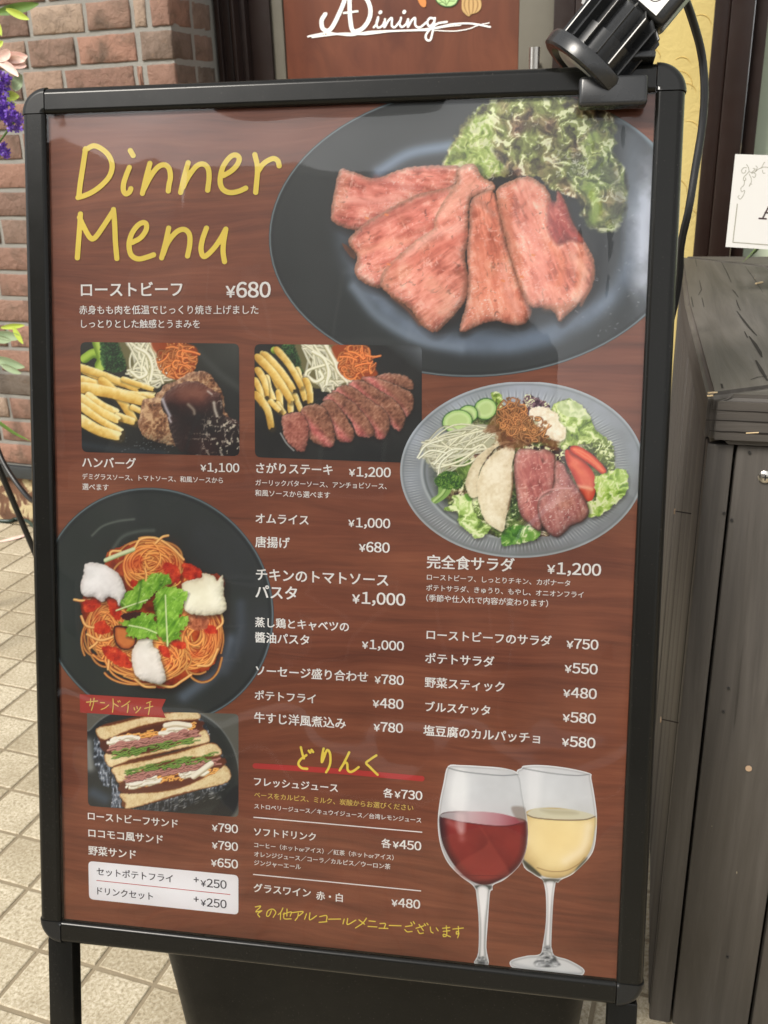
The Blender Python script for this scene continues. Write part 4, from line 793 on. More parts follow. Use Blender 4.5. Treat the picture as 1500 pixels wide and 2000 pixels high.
def m_brick():
    m = NB('weathered_brick').set(Roughness=.88)
    oi = m.new('ShaderNodeObjectInfo'); v = m.coord('Object')
    ad = m.new('ShaderNodeVectorMath', operation='ADD'); cb = m.new('ShaderNodeCombineXYZ'); m.link(m.math('MULTIPLY', oi.outputs['Random'], 37.), cb.inputs[0]); m.link(m.math('MULTIPLY', oi.outputs['Random'], 91.), cb.inputs[2]); m.link(v, ad.inputs[0]); m.link(cb.outputs[0], ad.inputs[1]); v = ad.outputs[0]
    base = m.ramp(oi.outputs['Random'], [(0, L3(118, 104, 92)), (.22, L3(128, 99, 85)), (.45, L3(146, 110, 93)), (.62, L3(102, 92, 82)), (.8, L3(126, 95, 81)), (1, L3(156, 136, 118))])
    n = m.noise(v, 16, 6, .6, .4); c = m.mix(base, L3(84, 70, 58), m.ramp(n, [(.48, (0, 0, 0, 1)), (.72, (.85, .85, .85, 1))]))
    c = m.mix(c, L3(158, 128, 104), m.ramp(m.noise(v, 70, 5, .65), [(.6, (0, 0, 0, 1)), (.78, (.55, .55, .55, 1))]))
    m.col(c); h = m.math('ADD', m.noise(v, 45, 6, .65, .6), m.math('MULTIPLY', m.noise(v, 14, 3), .8)); m.bump(h, 1.0, .007); return m.m
M['brick'] = m_brick()
def m_rough_base():
    m = NB('mortar_smeared_brick').set(Roughness=.95); v = m.coord('Object'); n = m.noise(v, 16, 6, .6, .6)
    m.col(m.ramp(n, [(.3, L3(84, 60, 44)), (.5, L3(112, 80, 60)), (.56, L3(186, 170, 132)), (.75, L3(172, 156, 118))])); m.bump(n, 1, .01); return m.m
M['rough_base'] = m_rough_base()
def m_tile():
    m = NB('speckled_floor_tile').set(Roughness=.72); oi = m.new('ShaderNodeObjectInfo'); v = m.coord('Object')
    ad = m.new('ShaderNodeVectorMath', operation='ADD'); cb = m.new('ShaderNodeCombineXYZ'); m.link(m.math('MULTIPLY', oi.outputs['Random'], 53.), cb.inputs[0]); m.link(v, ad.inputs[0]); m.link(cb.outputs[0], ad.inputs[1]); v = ad.outputs[0]
    n = m.noise(v, 190, 5, .7, .4)
    c = m.ramp(n, [(.32, L3(138, 128, 106)), (.45, L3(178, 167, 143)), (.56, L3(200, 191, 169)), (.7, L3(218, 211, 194))])
    c = m.mix(c, L3(132, 118, 92), m.ramp(m.noise(v, 9, 3), [(.4, (0, 0, 0, 1)), (.8, (.5, .5, .5, 1))])); c = m.mix(c, m.ramp(oi.outputs['Random'], [(0, (.80, .78, .74, 1)), (.5, (.93, .92, .90, 1)), (1, (1, 1, 1, 1))]), 1., 'MULTIPLY')
    m.col(c); m.bump(n, .6, .0015); return m.m
M['tile'] = m_tile()
M['tile_grout'] = simple('floor_grout', L3(136, 124, 102), .95, 0, (200, .4, .002), .2)
def m_pave_far():
    m = NB('far_paving').set(Roughness=.8)
    v = m.coord('Object', (1, 1, 1), (.084, .063, 0)); b = m.new('ShaderNodeTexBrick'); b.offset = 0; b.inputs['Scale'].default_value = 1; b.inputs['Brick Width'].default_value = .1; b.inputs['Row Height'].default_value = .1; b.inputs['Mortar Size'].default_value = .004
    b.inputs['Color1'].default_value = L3(160, 148, 122); b.inputs['Color2'].default_value = L3(152, 138, 114); b.inputs['Mortar'].default_value = L3(112, 100, 78); m.link(v, b.inputs[0])
    m.col(m.mix(b.outputs[0], L3(150, 134, 104), m.ramp(m.noise(v, 1.2, 5), [(.4, (0, 0, 0, 1)), (.8, (.6, .6, .6, 1))]))); return m.m
M['paving'] = m_pave_far()
def m_plank():
    m = NB('weathered_painted_timber').set(Roughness=.62)
    v = m.coord('Object', (16, 16, 1.0)); g = m.noise(v, 2.2, 6, .62, .5); big = m.noise(m.coord('Object', (6, 6, 1.2)), 1.4, 3)
    c = m.ramp(g, [(.3, L3(55, 52, 49)), (.5, L3(76, 72, 68)), (.7, L3(92, 88, 84))])
    c = m.mix(c, L3(66, 61, 53), m.ramp(big, [(.4, (0, 0, 0, 1)), (.75, (.6, .6, .6, 1))]))
    crk = m.noise(m.coord('Object', (30, 30, 1.1), (4, 4, 1)), 1.3, 3, .5, .3)
    ck = m.ramp(crk, [(.68, (0, 0, 0, 1)), (.71, (1, 1, 1, 1))]); c = m.mix(c, L3(30, 25, 20), ck)
    chip = m.ramp(m.noise(m.coord('Object', (60, 60, 26)), 2.4, 2), [(.80, (0, 0, 0, 1)), (.81, (1, 1, 1, 1))]); c = m.mix(c, L3(170, 158, 134), chip)
    m.col(c); h = m.math('SUBTRACT', g, m.math('MULTIPLY', ck, .9)); m.bump(h, .8, .0022); return m.m
M['plank'] = m_plank()
def m_plaster():
    m = NB('yellow_trowelled_plaster').set(Roughness=.85); v = m.coord('Object')
    m.col(m.mix(L3(196, 178, 116), L3(180, 160, 98), m.noise(v, 7, 4)))
    h = m.math('ADD', m.noise(v, 26, 3, .5, 1.2), m.math('MULTIPLY', m.noise(v, 110, 3), .3)); m.bump(h, .6, .004); return m.m
M['plaster'] = m_plaster()
M['plaster_ridge'] = simple('plaster_scallop_edge', L3(190, 162, 92), .85)
def m_petal(name, a, b, rough=.5):
    m = NB(name).set(Roughness=rough); m.col(m.mix(a, b, m.noise(m.coord(), 60, 4))); m.b.inputs['Subsurface Weight'].default_value = .0; return m.m
M['lily'] = m_petal('lily_petal', L3(238, 222, 206), L3(226, 176, 168)); M['statice'] = m_petal('purple_statice', L3(84, 44, 150), L3(118, 78, 190)); M['leaf'] = m_petal('green_leaf', L3(70, 104, 44), L3(110, 138, 60)); M['lime_leaf'] = m_petal('lime_bud', L3(168, 188, 66), L3(190, 206, 96)); M['eucalyptus'] = m_petal('grey_green_leaf', L3(140, 160, 124), L3(158, 176, 142)); M['stem'] = simple('green_stem', L3(74, 100, 48), .5); M['card'] = simple('white_card', (.62, .61, .58, 1), .6); M['card_print'] = simple('grey_card_print', L3(140, 138, 122), .6); M['card_ink'] = simple('brown_card_ink', L3(60, 44, 46), .6)
M['asphalt'] = simple('asphalt', (.10, .10, .095, 1), .9, 0, (400, .6, .003), .25)
M['facade'] = simple('opposite_render', (.40, .36, .31, 1), .8, 0, None, .15); M['facade_dark'] = simple('opposite_dark_cladding', (.10, .075, .06, 1), .7, 0, None, .2)
M['window_glass'] = simple('opposite_window_glass', (.03, .04, .045, 1), .1); M['concrete'] = simple('kerb_concrete', (.36, .35, .33, 1), .9, 0, (90, .4, .003), .15)

# ---------------------------------------------------------------- ground
def grid_plane(name, x0, y0, x1, y1, z, mat, kind='structure'):
    o = ob(name, mesh(name, [(x0, y0, z), (x1, y0, z), (x1, y1, z), (x0, y1, z)], [(0, 1, 2, 3)]), mat); o['kind'] = kind; return o
GX, GY, TS = -1.88413, 1.93717, .1
X0, X1, Y0, Y1 = GX-.1*9, GX+.1*21, GY-.1*19, GY+.1*3        # field of separately laid tiles
bmg = bmesh.new()
for a, b, c, d in ((-60, -3.4, 60, Y0), (-60, Y1, 60, 60), (-60, Y0, X0, Y1), (X1, Y0, 60, Y1)):
    vs = [bmg.verts.new((x, y, 0)) for x, y in ((a, b), (c, b), (c, d), (a, d))]; bmg.faces.new(vs)
pav = ob('pavement', bmg, M['paving']); pav['kind'] = 'structure'
gb = ob('grout_bed', mesh('grout_bed', [(X0, Y0, -.0022), (X1, Y0, -.0022), (X1, Y1, -.0022), (X0, Y1, -.0022)], [(0, 1, 2, 3)]), M['tile_grout'], pav)
def tile_mesh(k):
    rnd = random.Random(k); h = .0466; V = []; F = []
    for s, z in ((h, -.004), (h, -.0012), (h-.0016, 0)):
        for sx, sy in ((-1, -1), (1, -1), (1, 1), (-1, 1)): V.append((sx*s+rnd.uniform(-.0005, .0005), sy*s+rnd.uniform(-.0005, .0005), z))
    for l in (0, 4):
        for i in range(4): F.append((l+i, l+(i+1) % 4, l+4+(i+1) % 4, l+4+i))
    F.append((8, 9, 10, 11)); return mesh('tile', V, F)
tms = [tile_mesh(k) for k in range(5)]
for t in tms: t.materials.append(M['tile'])
cells = []
for i in range(30):
    for j in range(22):
        c = np.array([X0+.05+.1*i, Y0+.05+.1*j, 0]); q = RC@(c-CAM)
        px, py = FPX*q[0]/q[2]+750, FPX*q[1]/q[2]+1000
        seen = (-60 < px < 430 and -50 < py < 2080) and q[2] > 0
        cells.append((0 if seen else 1, abs(px-120)+max(0, py-2000), i, j, c))
cells.sort(key=lambda a: (a[0], a[1])); rest = bmesh.new(); rnd = random.Random(3)
for n, (s, _, i, j, c) in enumerate(cells):
    me = tms[n % 5]; z = rnd.uniform(-.0004, .0004)
    if n < 290:
        o = ob('tile', me, None, pav); o.location = (c[0], c[1], z); o.rotation_euler = (rnd.gauss(0, .003), rnd.gauss(0, .003), rnd.choice((0, math.pi/2, math.pi)))
    else:
        k = len(rest.verts); rest.from_mesh(me); rest.verts.ensure_lookup_table()
        for v in rest.verts[k:]: v.co += Vector((c[0], c[1], z))
ob('tile_field', rest, M['tile'], pav, 'stuff')
grid_plane('road', -60, -12.5, 60, -3.5, -.12, M['asphalt'])
o = boxo('kerb', (0, -3.45, -.06), (120, .1, .13), M['concrete'], bev=.01); o['kind'] = 'structure'
for ln_y in (-3.9, -7.6): grid_plane('added_road_line', -60, ln_y-.08, 60, ln_y+.08, -.116, M['white_paint'])  # out-of-view white lines added as bright streaks for the film to reflect
grid_plane('far_pavement', -60, -60, 60, -12.5, 0, M['paving'])

# ---------------------------------------------------------------- brick wall on the left
WX, WY = -1.34, 2.25
bw = thing('brick_wall', 'weathered brown brick wall with grey mortar behind the flower arrangement', 'wall', (WX, WY, 0))
def wb(name, x0, x1, y0, y1, z0, z1, mat, kind=None, bev=0): return boxo(name, ((x0+x1)/2-WX, (y0+y1)/2-WY, (z0+z1)/2), (x1-x0, y1-y0, z1-z0), mat, bw, bev, kind=kind)
wb('mortar_bed', -6, WX-.003, WY+.003, 2.60, .195, 3.0, M['grout'])
wb('mortar_bed', WX-.02, WX-.004, WY+.02, 2.47, .195, 3.0, M['grout'])
wb('rough_base', -6, WX+.004, WY+.01, 2.6, 0, .157, M['rough_base'])
wb('ledge', -6, WX+.012, WY-.014, 2.6, .158, .197, M['ledge'], bev=.003)
def brick_mesh(L, H, D, seed):
    rnd = random.Random(seed); V = []; F = []; nx, nz = 5, 3; b = .0035
    def jj(): return rnd.uniform(-.0011, .0011)
    xs = [-L/2+L*i/nx for i in range(nx+1)]; zs = [-H/2+H*i/nz for i in range(nz+1)]
    idx = {}
    for i, x in enumerate(xs):
        for k, z in enumerate(zs):
            edge = i in (0, nx) or k in (0, nz)
            xx = x*(1-2*b/L) if i in (0, nx) else x; zz = z*(1-2*b/H) if k in (0, nz) else z
            idx[i, k] = len(V); V.append((xx+jj(), -D+(0.002 if edge else 0)+rnd.uniform(-.0014, .0014), zz+jj()))
    for i in range(nx):
        for k in range(nz): F.append((idx[i, k], idx[i+1, k], idx[i+1, k+1], idx[i, k+1]))
    ring = [(i, 0) for i in range(nx)]+[(nx, k) for k in range(nz)]+[(i, nz) for i in range(nx, 0, -1)]+[(0, k) for k in range(nz, 0, -1)]
    back = []
    for i, k in ring: back.append(len(V)); V.append((xs[i]+jj()*.6, .012, zs[k]+jj()*.6))
    mid = []
    for i, k in ring: mid.append(len(V)); V.append((xs[i]+jj(), -D+.0035, zs[k]+jj()))
    n = len(ring)
    for q in range(n):
        a, b2 = ring[q], ring[(q+1) % n]
        F.append((idx[b2], idx[a], mid[q], mid[(q+1) % n])); F.append((mid[(q+1) % n], mid[q], back[q], back[(q+1) % n]))
    return smooth_mesh(mesh('brick', V, F))
def smooth_mesh(m): m.polygons.foreach_set('use_smooth', [True]*len(m.polygons)); return m
bcache = {}
def brick(L, H, seed):
    k = (round(L, 2), round(H, 3), seed % 4)
    if k not in bcache: bcache[k] = brick_mesh(k[0], H, .0035, hash(k) & 1023); bcache[k].materials.append(M['brick'])
    return bcache[k], L/k[0]
RP = .0736; rows = [1.302+RP*k for k in range(-15, 22)]; known = {0: [-1.44, -1.62, -1.77], 1: [-1.402, -1.446, -1.582, -1.75], -1: [-1.43, -1.455, -1.67, -1.80]}
rnd = random.Random(21); nb = 0; stuffb = bmesh.new(); jw = .0125
for k, z0 in zip(range(-15, 22), rows):
    xs = [WX]+known.get(k, [WX-rnd.choice((.1, .1, .145))])
    while xs[-1] > -4.6: xs.append(xs[-1]-(rnd.choice((.205, .2, .15, .105)) if len(xs) % 2 else .2)-rnd.uniform(-.004, .004))
    for q, (a, b) in enumerate(zip(xs, xs[1:])):
        L = a-b-jw; me, sx = brick(L, RP-.0115, rnd.randrange(99)); c = ((a+b)/2-(0 if q else -.004)-WX, rnd.uniform(-.0015, .0015), z0+RP/2)
        if a > -2.75 and z0 < 2.0:
            o = ob('brick', me, None, bw); o.location = c; o.scale = (sx, 1, rnd.uniform(.97, 1.02)); o.rotation_euler = (0, rnd.gauss(0, .006), 0); nb += 1
        else:
            n0 = len(stuffb.verts); stuffb.from_mesh(me); stuffb.verts.ensure_lookup_table()
            for v in stuffb.verts[n0:]: v.co = Vector((v.co.x*sx+c[0], v.co.y+c[1], v.co.z+c[2]))
    ys = [WY-.006, WY+(.105 if k % 2 else .1), WY+.205]
    for a, b in zip(ys, ys[1:]):
        L = b-a-jw*.8; me, sx = brick(L, RP-.0115, rnd.randrange(99))
        o = ob('brick', me, None, bw); o.location = (-.0035, (a+b)/2-WY+.002, z0+RP/2); o.rotation_euler = (0, 0, math.pi/2); o.scale = (sx, 1, 1); nb += 1
ob('brickwork', stuffb, M['brick'], bw, 'stuff')

# ---------------------------------------------------------------- shopfront behind the board
def vb(parent, name, x0, x1, y0, y1, z0, z1, mat, bev=.002):
    p = parent.location; return boxo(name, ((x0+x1)/2-p.x, (y0+y1)/2-p.y, (z0+z1)/2-p.z), (x1-x0, y1-y0, z1-z0), mat, parent, bev)
PXm = lambda px, yy, py=100: at(px, py, 1, yy).x
df = thing('door_frame', 'dark brown metal door frame with stepped mouldings around the shop door', 'door frame', (-.85, 2.5, 0))
xa = PXm(425, 2.47)
for px0, px1, ya, yb in ((424, 434, 2.462, 2.56), (434.6, 454, 2.475, 2.56), (454.6, 462, 2.455, 2.56), (462.6, 483, 2.485, 2.56), (483.6, 531, 2.505, 2.56)): vb(df, 'moulding', PXm(px0, ya), PXm(px1, ya), ya, yb, 0, 2.25, M['brown_metal'])
for px0, px1, ya, yb in ((1079, 1120, 2.50, 2.56), (1120.6, 1165, 2.47, 2.56), (1165.6, 1205, 2.485, 2.56)): vb(df, 'moulding', PXm(px0, ya), PXm(px1, ya), ya, yb, 0, 2.25, M['brown_metal'])
vb(df, 'head_rail', PXm(424, 2.46), PXm(1205, 2.48), 2.46, 2.56, 2.251, 2.36, M['brown_metal'])
dr = thing('shop_door', 'shop door with grey stiles and a wood-look sign panel lettered in white', 'door', (-.85, 2.52, 0))
DY = 2.52
sx0, sx1 = PXm(556, DY, 70), PXm(1013, DY, 60)
vb(dr, 'edge_strip', PXm(527, DY), PXm(531.5, DY), DY-.010, DY+.02, 0.01, 2.24, M['steel'])
vb(dr, 'stile', PXm(532, DY), sx0-.001, DY-.004, DY+.03, 0.01, 2.24, M['grey_stile']); vb(dr, 'stile', sx1+.001, PXm(1079, 2.5)-.001, DY-.004, DY+.03, 0.01, 2.24, M['grey_stile'])
vb(dr, 'lower_panel', sx0, sx1, DY+.004, DY+.03, .01, .60, M['dark_glass'])
SP = vb(dr, 'sign_panel', sx0, sx1, DY+.002, DY+.03, .602, 2.24, M['shaded_sign_wood'])
hp = at(1044, 105, 1, 2.46); tubeo('handle', [(hp.x+.85, -.06, hp.z-.55), (hp.x+.85, -.06, hp.z+.014)], .0125, M['steel'], dr, 14)
for zz in (-.45, -.02): tubeo('handle_post', [(hp.x+.85, -.06, hp.z+zz), (hp.x+.85, -.004, hp.z+zz)], .006, M['steel'], dr)
yx0, yx1 = PXm(1205, 2.48)+.001, PXm(1376, 2.47, 250)
yw = thing('plaster_wall', 'narrow yellow plaster wall with scalloped trowel marks beside the door', 'wall', ((yx0+yx1)/2, 2.5, 0))
vb(yw, 'plaster_face', yx0, yx1+.02, 2.5, 2.6, 0, 3.0, M['plaster'], 0)
rnd = random.Random(5)
for i in range(34):                                           # raised scallop ridges
    cx = rnd.uniform(yx0+.01, yx1-.02); cz = .85+i*.026+rnd.uniform(-.01, .01); r = rnd.uniform(.02, .036); a0 = rnd.uniform(-.5, .2)
    P = [(cx+r*math.cos(a)-yw.location.x, -.0002, cz+r*.9*math.sin(a)) for a in np.linspace(a0+.2, a0+2.3, 12)]
    tubeo('scallop_ridge', P, .0013, M['plaster_ridge'], yw, 6, lambda t: .25+.75*math.sin(math.pi*t))
pp = thing('timber_post', 'dark brown timber post between the yellow plaster and the pale green wall', 'post', (PXm(1430, 2.45, 200), 2.45, 0))
px_l, px_r = PXm(1375, 2.45, 250), PXm(1478, 2.45, 250)
vb(pp, 'post_face', px_l+.035, px_r-.03, 2.43, 2.56, 0, 3.0, M['brown_metal'], .004); vb(pp, 'moulding', px_l, px_l+.034, 2.45, 2.56, 0, 3.0, M['brown_metal'], .003); vb(pp, 'moulding', px_r-.029, px_r, 2.46, 2.56, 0, 3.0, M['brown_metal'], .003)
gw = thing('green_wall', 'pale green rendered wall to the right of the dark timber post', 'wall', (px_r+1.5, 2.6, 0)); vb(gw, 'render_face', px_r-.01, px_r+3, 2.55, 2.68, 0, 3.0, M['green_wall'], 0)
up = thing('upper_wall', 'cream rendered wall above the shop door head', 'wall', (-.7, 2.6, 2.37)); vb(up, 'render_face', WX, yx0-.002, 2.5, 2.62, 2.362, 3.0, M['facade'], 0)

# ---------------------------------------------------------------- across the street: added out-of-view buildings, heights set to shape film reflections
def far_building(x0, x1, y, h, mat, nwin, nfl, label):
    b = thing('unseen_street_building', label, 'building', ((x0+x1)/2, y, 0)); p = b.location
    boxo('wall', (0, -2, h/2), (x1-x0, 4, h), mat, b); boxo('cornice', (0, .04, h-.05), (x1-x0+.2, .2, .16), M['concrete'], b)
    for f in range(nfl):
        for i in range(nwin):
            cx = (x0+(i+.5)*(x1-x0)/nwin)-p.x; boxo('window_frame', (cx, .015, 1.5+f*2.7), (1.15, .08, 1.3), M['concrete'], b); boxo('window', (cx, .06, 1.5+f*2.7), (1.0, .02, 1.15), M['window_glass'], b)
far_building(-14.2, -3.9, -13.5, 9.0, M['facade'], 4, 3, 'tall pale rendered building added across the street out of view, blocking sky reflections at left')
far_building(-3.6, 2.3, -14.2, 9.6, M['facade_dark'], 3, 3, 'dark brown clad three-storey building added across the street out of view, dimming film reflections')
far_building(2.8, 12, -13.2, 3.4, M['facade'], 4, 1, 'low pale rendered building added across the street out of view, leaving sky reflections open')
# ---------------------------------------------------------------- the menu board
mb = thing('menu_board', 'black A-frame board holding a large wood-look dinner menu poster under clear film', 'sign board', mw=BM)
CV = V0                                                       # v of the opening centre
PROF = [(0.0, -.0095), (0.0, -.0035), (.0006, -.0018), (.002, -.0006), (.0035, 0), (.0041, 0), (.0179, 0), (.0185, 0), (.0205, -.0006), (.0225, -.002), (.0240, -.0042), (RW, -.0075), (RW, -.0205), (0.0, -.0205)]
def rail(name, L, M4, mat):
    V = []; F = []; n = len(PROF)
    for s in (-L/2, L/2):
        for o_, h in PROF: V.append(M4@Vector((s, o_, h)))
    for i in range(n): F.append((i, (i+1) % n, n+(i+1) % n, n+i))
    F.append(tuple(range(n))[::-1]); F.append(tuple(range(n, 2*n)))
    bm = bmesh.new(); m = mesh(name, V, F); bm.from_mesh(m); bmesh.ops.recalc_face_normals(bm, faces=bm.faces[:]); return smooth(ob(name, bm, mat, mb), 30)
def F4(cx, cy, ang): return Matrix.Translation((cx, cy, 0))@Matrix.Rotation(ang, 4, 'Z')
g = .0004
rail('frame_rail', BW-2*g, F4(0, CV+BH/2, 0), M['rail']); rail('frame_rail', BW-2*g, F4(0, CV-BH/2, math.pi), M['rail'])
rail('frame_rail', BH-2*g, F4(-BW/2, CV, math.pi/2), M['rail']); rail('frame_rail', BH-2*g, F4(BW/2, CV, -math.pi/2), M['rail'])
def corner(cx, cy, a0):
    n = len(PROF); V = []; F = []; S = 14
    for k in range(S+1):
        a = a0+k*math.pi/2/S
        for o_, h in PROF:
            rr = max(o_+.0007, .0002); V.append((cx+rr*math.cos(a), cy+rr*math.sin(a), h+.0007 if h > -.02 else h))
    for k in range(S):
        for i in range(n): F.append((k*n+i, k*n+(i+1) % n, (k+1)*n+(i+1) % n, (k+1)*n+i))
    F.append(tuple(range(n))); F.append(tuple(range(S*n, S*n+n)))
    bm = bmesh.new(); bm.from_mesh(mesh('c', V, F)); bmesh.ops.recalc_face_normals(bm, faces=bm.faces[:]); return smooth(ob('corner_cap', bm, M['cap'], mb), 30)
corner(BW/2+g, CV+BH/2+g, 0); corner(-BW/2-g, CV+BH/2+g, math.pi/2); corner(-BW/2-g, CV-BH/2-g, math.pi); corner(BW/2+g, CV-BH/2-g, -math.pi/2)
boxo('back_panel', (0, CV, -.0175), (BW+.03, BH+.03, .004), M['rail'], mb)
leg_b = CV-BH/2-RW
boxo('leg', (-.2905, leg_b/2+.002, -.0145), (.028, leg_b+.002, .020), M['rail'], mb, .002); boxo('leg', (.2935, leg_b/2+.002, -.0145), (.028, leg_b+.002, .020), M['rail'], mb, .002)
top = CV+BH/2+.01
for s in (-.27, .27):                                         # rear half of the A-frame
    q = Vector((s, top, -.035)); e = BM.inverted()@Vector((*(BM@Vector((s, 0, 0)))[:2], 0)); bx = BM.inverted()@((BM@Vector((s, 0, 0)))-Vector(BN*[1, 1, 0])*.52); tubeo('rear_leg', [q, bx], .011, M['rail'], mb, 8)
boxo('hinge', (-.2, top-.02, -.03), (.05, .03, .02), M['rail'], mb, .002); boxo('hinge', (.2, top-.02, -.03), (.05, .03, .02), M['rail'], mb, .002)
boxo('seam_strip', (BW/2+.0022, CV+BH/2+.009, -.0006), (.0016, .016, .002), M['steel'], mb)
# poster
PU, PV = BW/2+.008, BH/2+.008
poster = ob('poster', mesh('poster', [(-PU, CV-PV, POSTER_W), (PU, CV-PV, POSTER_W), (PU, CV+PV, POSTER_W), (-PU, CV+PV, POSTER_W)], [(0, 1, 2, 3)]), M['wood_print'], mb)
layer = [0]
def lay(): layer[0] += 1; return POSTER_W+.00010+.00004*layer[0]
def clipped(name, X, Y, d, step, mat, label=None, C=None, parent=None, fn=None, wz=None):
    """mesh the part of a grid where d < 0, its border pulled onto the outline"""
    ins = d < 0; cell = ins[:-1, :-1] | ins[1:, :-1] | ins[:-1, 1:] | ins[1:, 1:]
    gy, gx = np.gradient(d, step); gg = np.maximum(gx*gx+gy*gy, .04)
    mv = np.where(ins, 0, np.clip(d, 0, step*1.5)); X2 = X-gx/gg*mv; Y2 = Y-gy/gg*mv
    r, c = np.nonzero(cell); W_ = X.shape[1]; a = r*W_+c
    F = np.stack([a+W_, a+W_+1, a+1, a], 1); used = np.unique(F); re = np.full(X.size, -1); re[used] = np.arange(len(used)); F = re[F]
    x, y = X2.ravel()[used], Y2.ravel()[used]
    if fn: P = fn(x, y)
    else:
        z = wz if wz is not None else lay(); u, v = uv(x, y, POSTER_W); u = np.clip(u, -PU+.001, PU-.001); v = np.clip(v, CV-PV+.001, CV+PV-.001); P = np.stack([u, v, np.full_like(u, z)], 1)
    me = bpy.data.meshes.new(name); me.vertices.add(len(P)); me.vertices.foreach_set('co', P.astype(np.float32).ravel())
    me.loops.add(F.size); me.loops.foreach_set('vertex_index', F.astype(np.int32).ravel()); me.polygons.add(len(F)); me.polygons.foreach_set('loop_start', np.arange(0, F.size, 4, dtype=np.int32)); me.polygons.foreach_set('loop_total', np.full(len(F), 4, np.int32))
    me.update(); me.validate()
    if C is not None:
        c4 = np.ones((len(used), 4), np.float32); c4[:, :3] = lin(np.clip(C.reshape(-1, 3)[used], 0, 1)); at_ = me.color_attributes.new('ink', 'FLOAT_COLOR', 'POINT'); at_.data.foreach_set('color', c4.ravel())
    o = ob(name, me, mat, parent or poster)
    if label: o['label'] = label
    return o
def rrect(X, Y, quad, r):                                     # rounded quadrilateral
    Q = np.array(quad, float); c = Q.mean(0); P = []
    for i in range(4):
        p, a, b = Q[i], Q[i-1], Q[(i+1) % 4]; ea = (a-p)/np.hypot(*(a-p)); eb = (b-p)/np.hypot(*(b-p))
        for t in np.linspace(0, 1, 6): P.append((p+ea*r)*(1-t)**2+2*p*t*(1-t)+(p+eb*r)*t*t)
    return sd_poly(X, Y, np.array(P))
def pic(r, label, P=None, quad=None, rad=12):
    if isinstance(r, tuple): r, P = r
    d = sd_poly(r.X, r.Y, P) if quad is None else rrect(r.X, r.Y, quad, rad)
    b = 1.5/r.k; d = np.maximum(d, np.maximum(np.maximum(r.X[0, 0]+b-r.X, r.X-r.X[0, -1]+b), np.maximum(r.Y[0, 0]+b-r.Y, r.Y-r.Y[-1, 0]+b))) if quad is None else d
    r.C = np.clip(INKMAP(r.C), 0, 1)
    return clipped('printed_picture', r.X, r.Y, d, 1/r.k, M['ink'], label, r.C)
def INKMAP(C): return np.clip(C, 0, 1)**.93*1.03
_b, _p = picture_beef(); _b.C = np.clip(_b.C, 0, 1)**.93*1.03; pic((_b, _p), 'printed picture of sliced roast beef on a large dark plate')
pic(picture_pasta(), 'printed picture of tomato spaghetti on a black plate')
pic(picture_sandwich(), 'printed picture of cut sandwiches', quad=[(170, 1387), (466, 1394), (466, 1596), (172, 1574)], rad=10)
pic(picture_hamburg(), 'printed picture of a hamburger patty with chips', quad=[(157, 668), (467, 671), (468, 891), (160, 883)])
pic(picture_steak(), 'printed picture of sliced steak with chips', quad=[(497, 672), (824, 675), (824, 905), (498, 893)])
pic(picture_salad(), 'printed picture of a salad on a glass plate')
g2 = glass_paint(Cv(990, 1487, 1180, 1913), 2); pic(g2, 'printed picture of a glass of white wine')
g1 = glass_paint(Cv(845, 1487, 1040, 1892), 1); pic(g1, 'printed picture of a glass of red wine')

def grid(x0, y0, x1, y1, step): return np.meshgrid(np.arange(x0, x1+step, step), np.arange(y0, y1+step, step))
def shape(name, poly, mat, step=1.2, sm=False, label=None):
    P = spl(poly) if sm else np.array(poly, float); X, Y = grid(P[:, 0].min()-4, P[:, 1].min()-4, P[:, 0].max()+4, P[:, 1].max()+4, step)
    return clipped(name, X, Y, sd_poly(X, Y, P), step, mat, label)
def strokes(name, S, width, mat, step=.7, label=None, fn=None, parent=None, org=(0, 0), k=1., smoothn=6):
    S2 = [np.array(s, float)/k+org for s in S]; A = np.vstack(S2); X, Y = grid(A[:, 0].min()-width, A[:, 1].min()-width, A[:, 0].max()+width, A[:, 1].max()+width, step)
    d = np.full(X.shape, 1e3)
    for i, s in enumerate(S2):
        wd = width[i] if isinstance(width, (list, tuple)) else width
        Q = spl(s, smoothn, False) if len(s) > 2 else s; x0, y0 = Q.min(0)-wd; x1, y1 = Q.max(0)+wd
        c0, c1 = max(0, int((x0-X[0, 0])/step)), int((x1-X[0, 0])/step)+2; r0, r1 = max(0, int((y0-Y[0, 0])/step)), int((y1-Y[0, 0])/step)+2
        w_ = (slice(r0, r1), slice(c0, c1)); d[w_] = np.minimum(d[w_], sd_line(X[w_], Y[w_], Q)[0]-wd/2)
    return clipped(name, X, Y, d, step, mat, label, fn=fn, parent=parent)

# ---- ribbon, underline, rules, white box
shape('printed_ribbon', [(156, 1355.5), (324.3, 1365.3), (316, 1383.3), (324.3, 1402), (156.7, 1391.3)], M['ribbon_print'])
strokes('printed_underline', [[(499, 1495.5), (660, 1506), (824, 1520.5)]], 10.5, M['red_print'], .9)
strokes('printed_rule', [[(496, 1595.8), (824, 1624.9)]], 2.0, M['white_print'], .6); strokes('printed_rule', [[(495.3, 1707.3), (821.9, 1739.5)]], 2.0, M['white_print'], .6)
X, Y = grid(168, 1676, 472, 1792, 1.2); clipped('printed_box', X, Y, rrect(X, Y, [(173, 1681), (466, 1709), (466, 1786), (174.5, 1755.5)], 9), 1.2, M['box_print'])
strokes('printed_rule', [[(189.5, 1719), (449.8, 1746.6)]], 1.4, M['red_print'], .5)
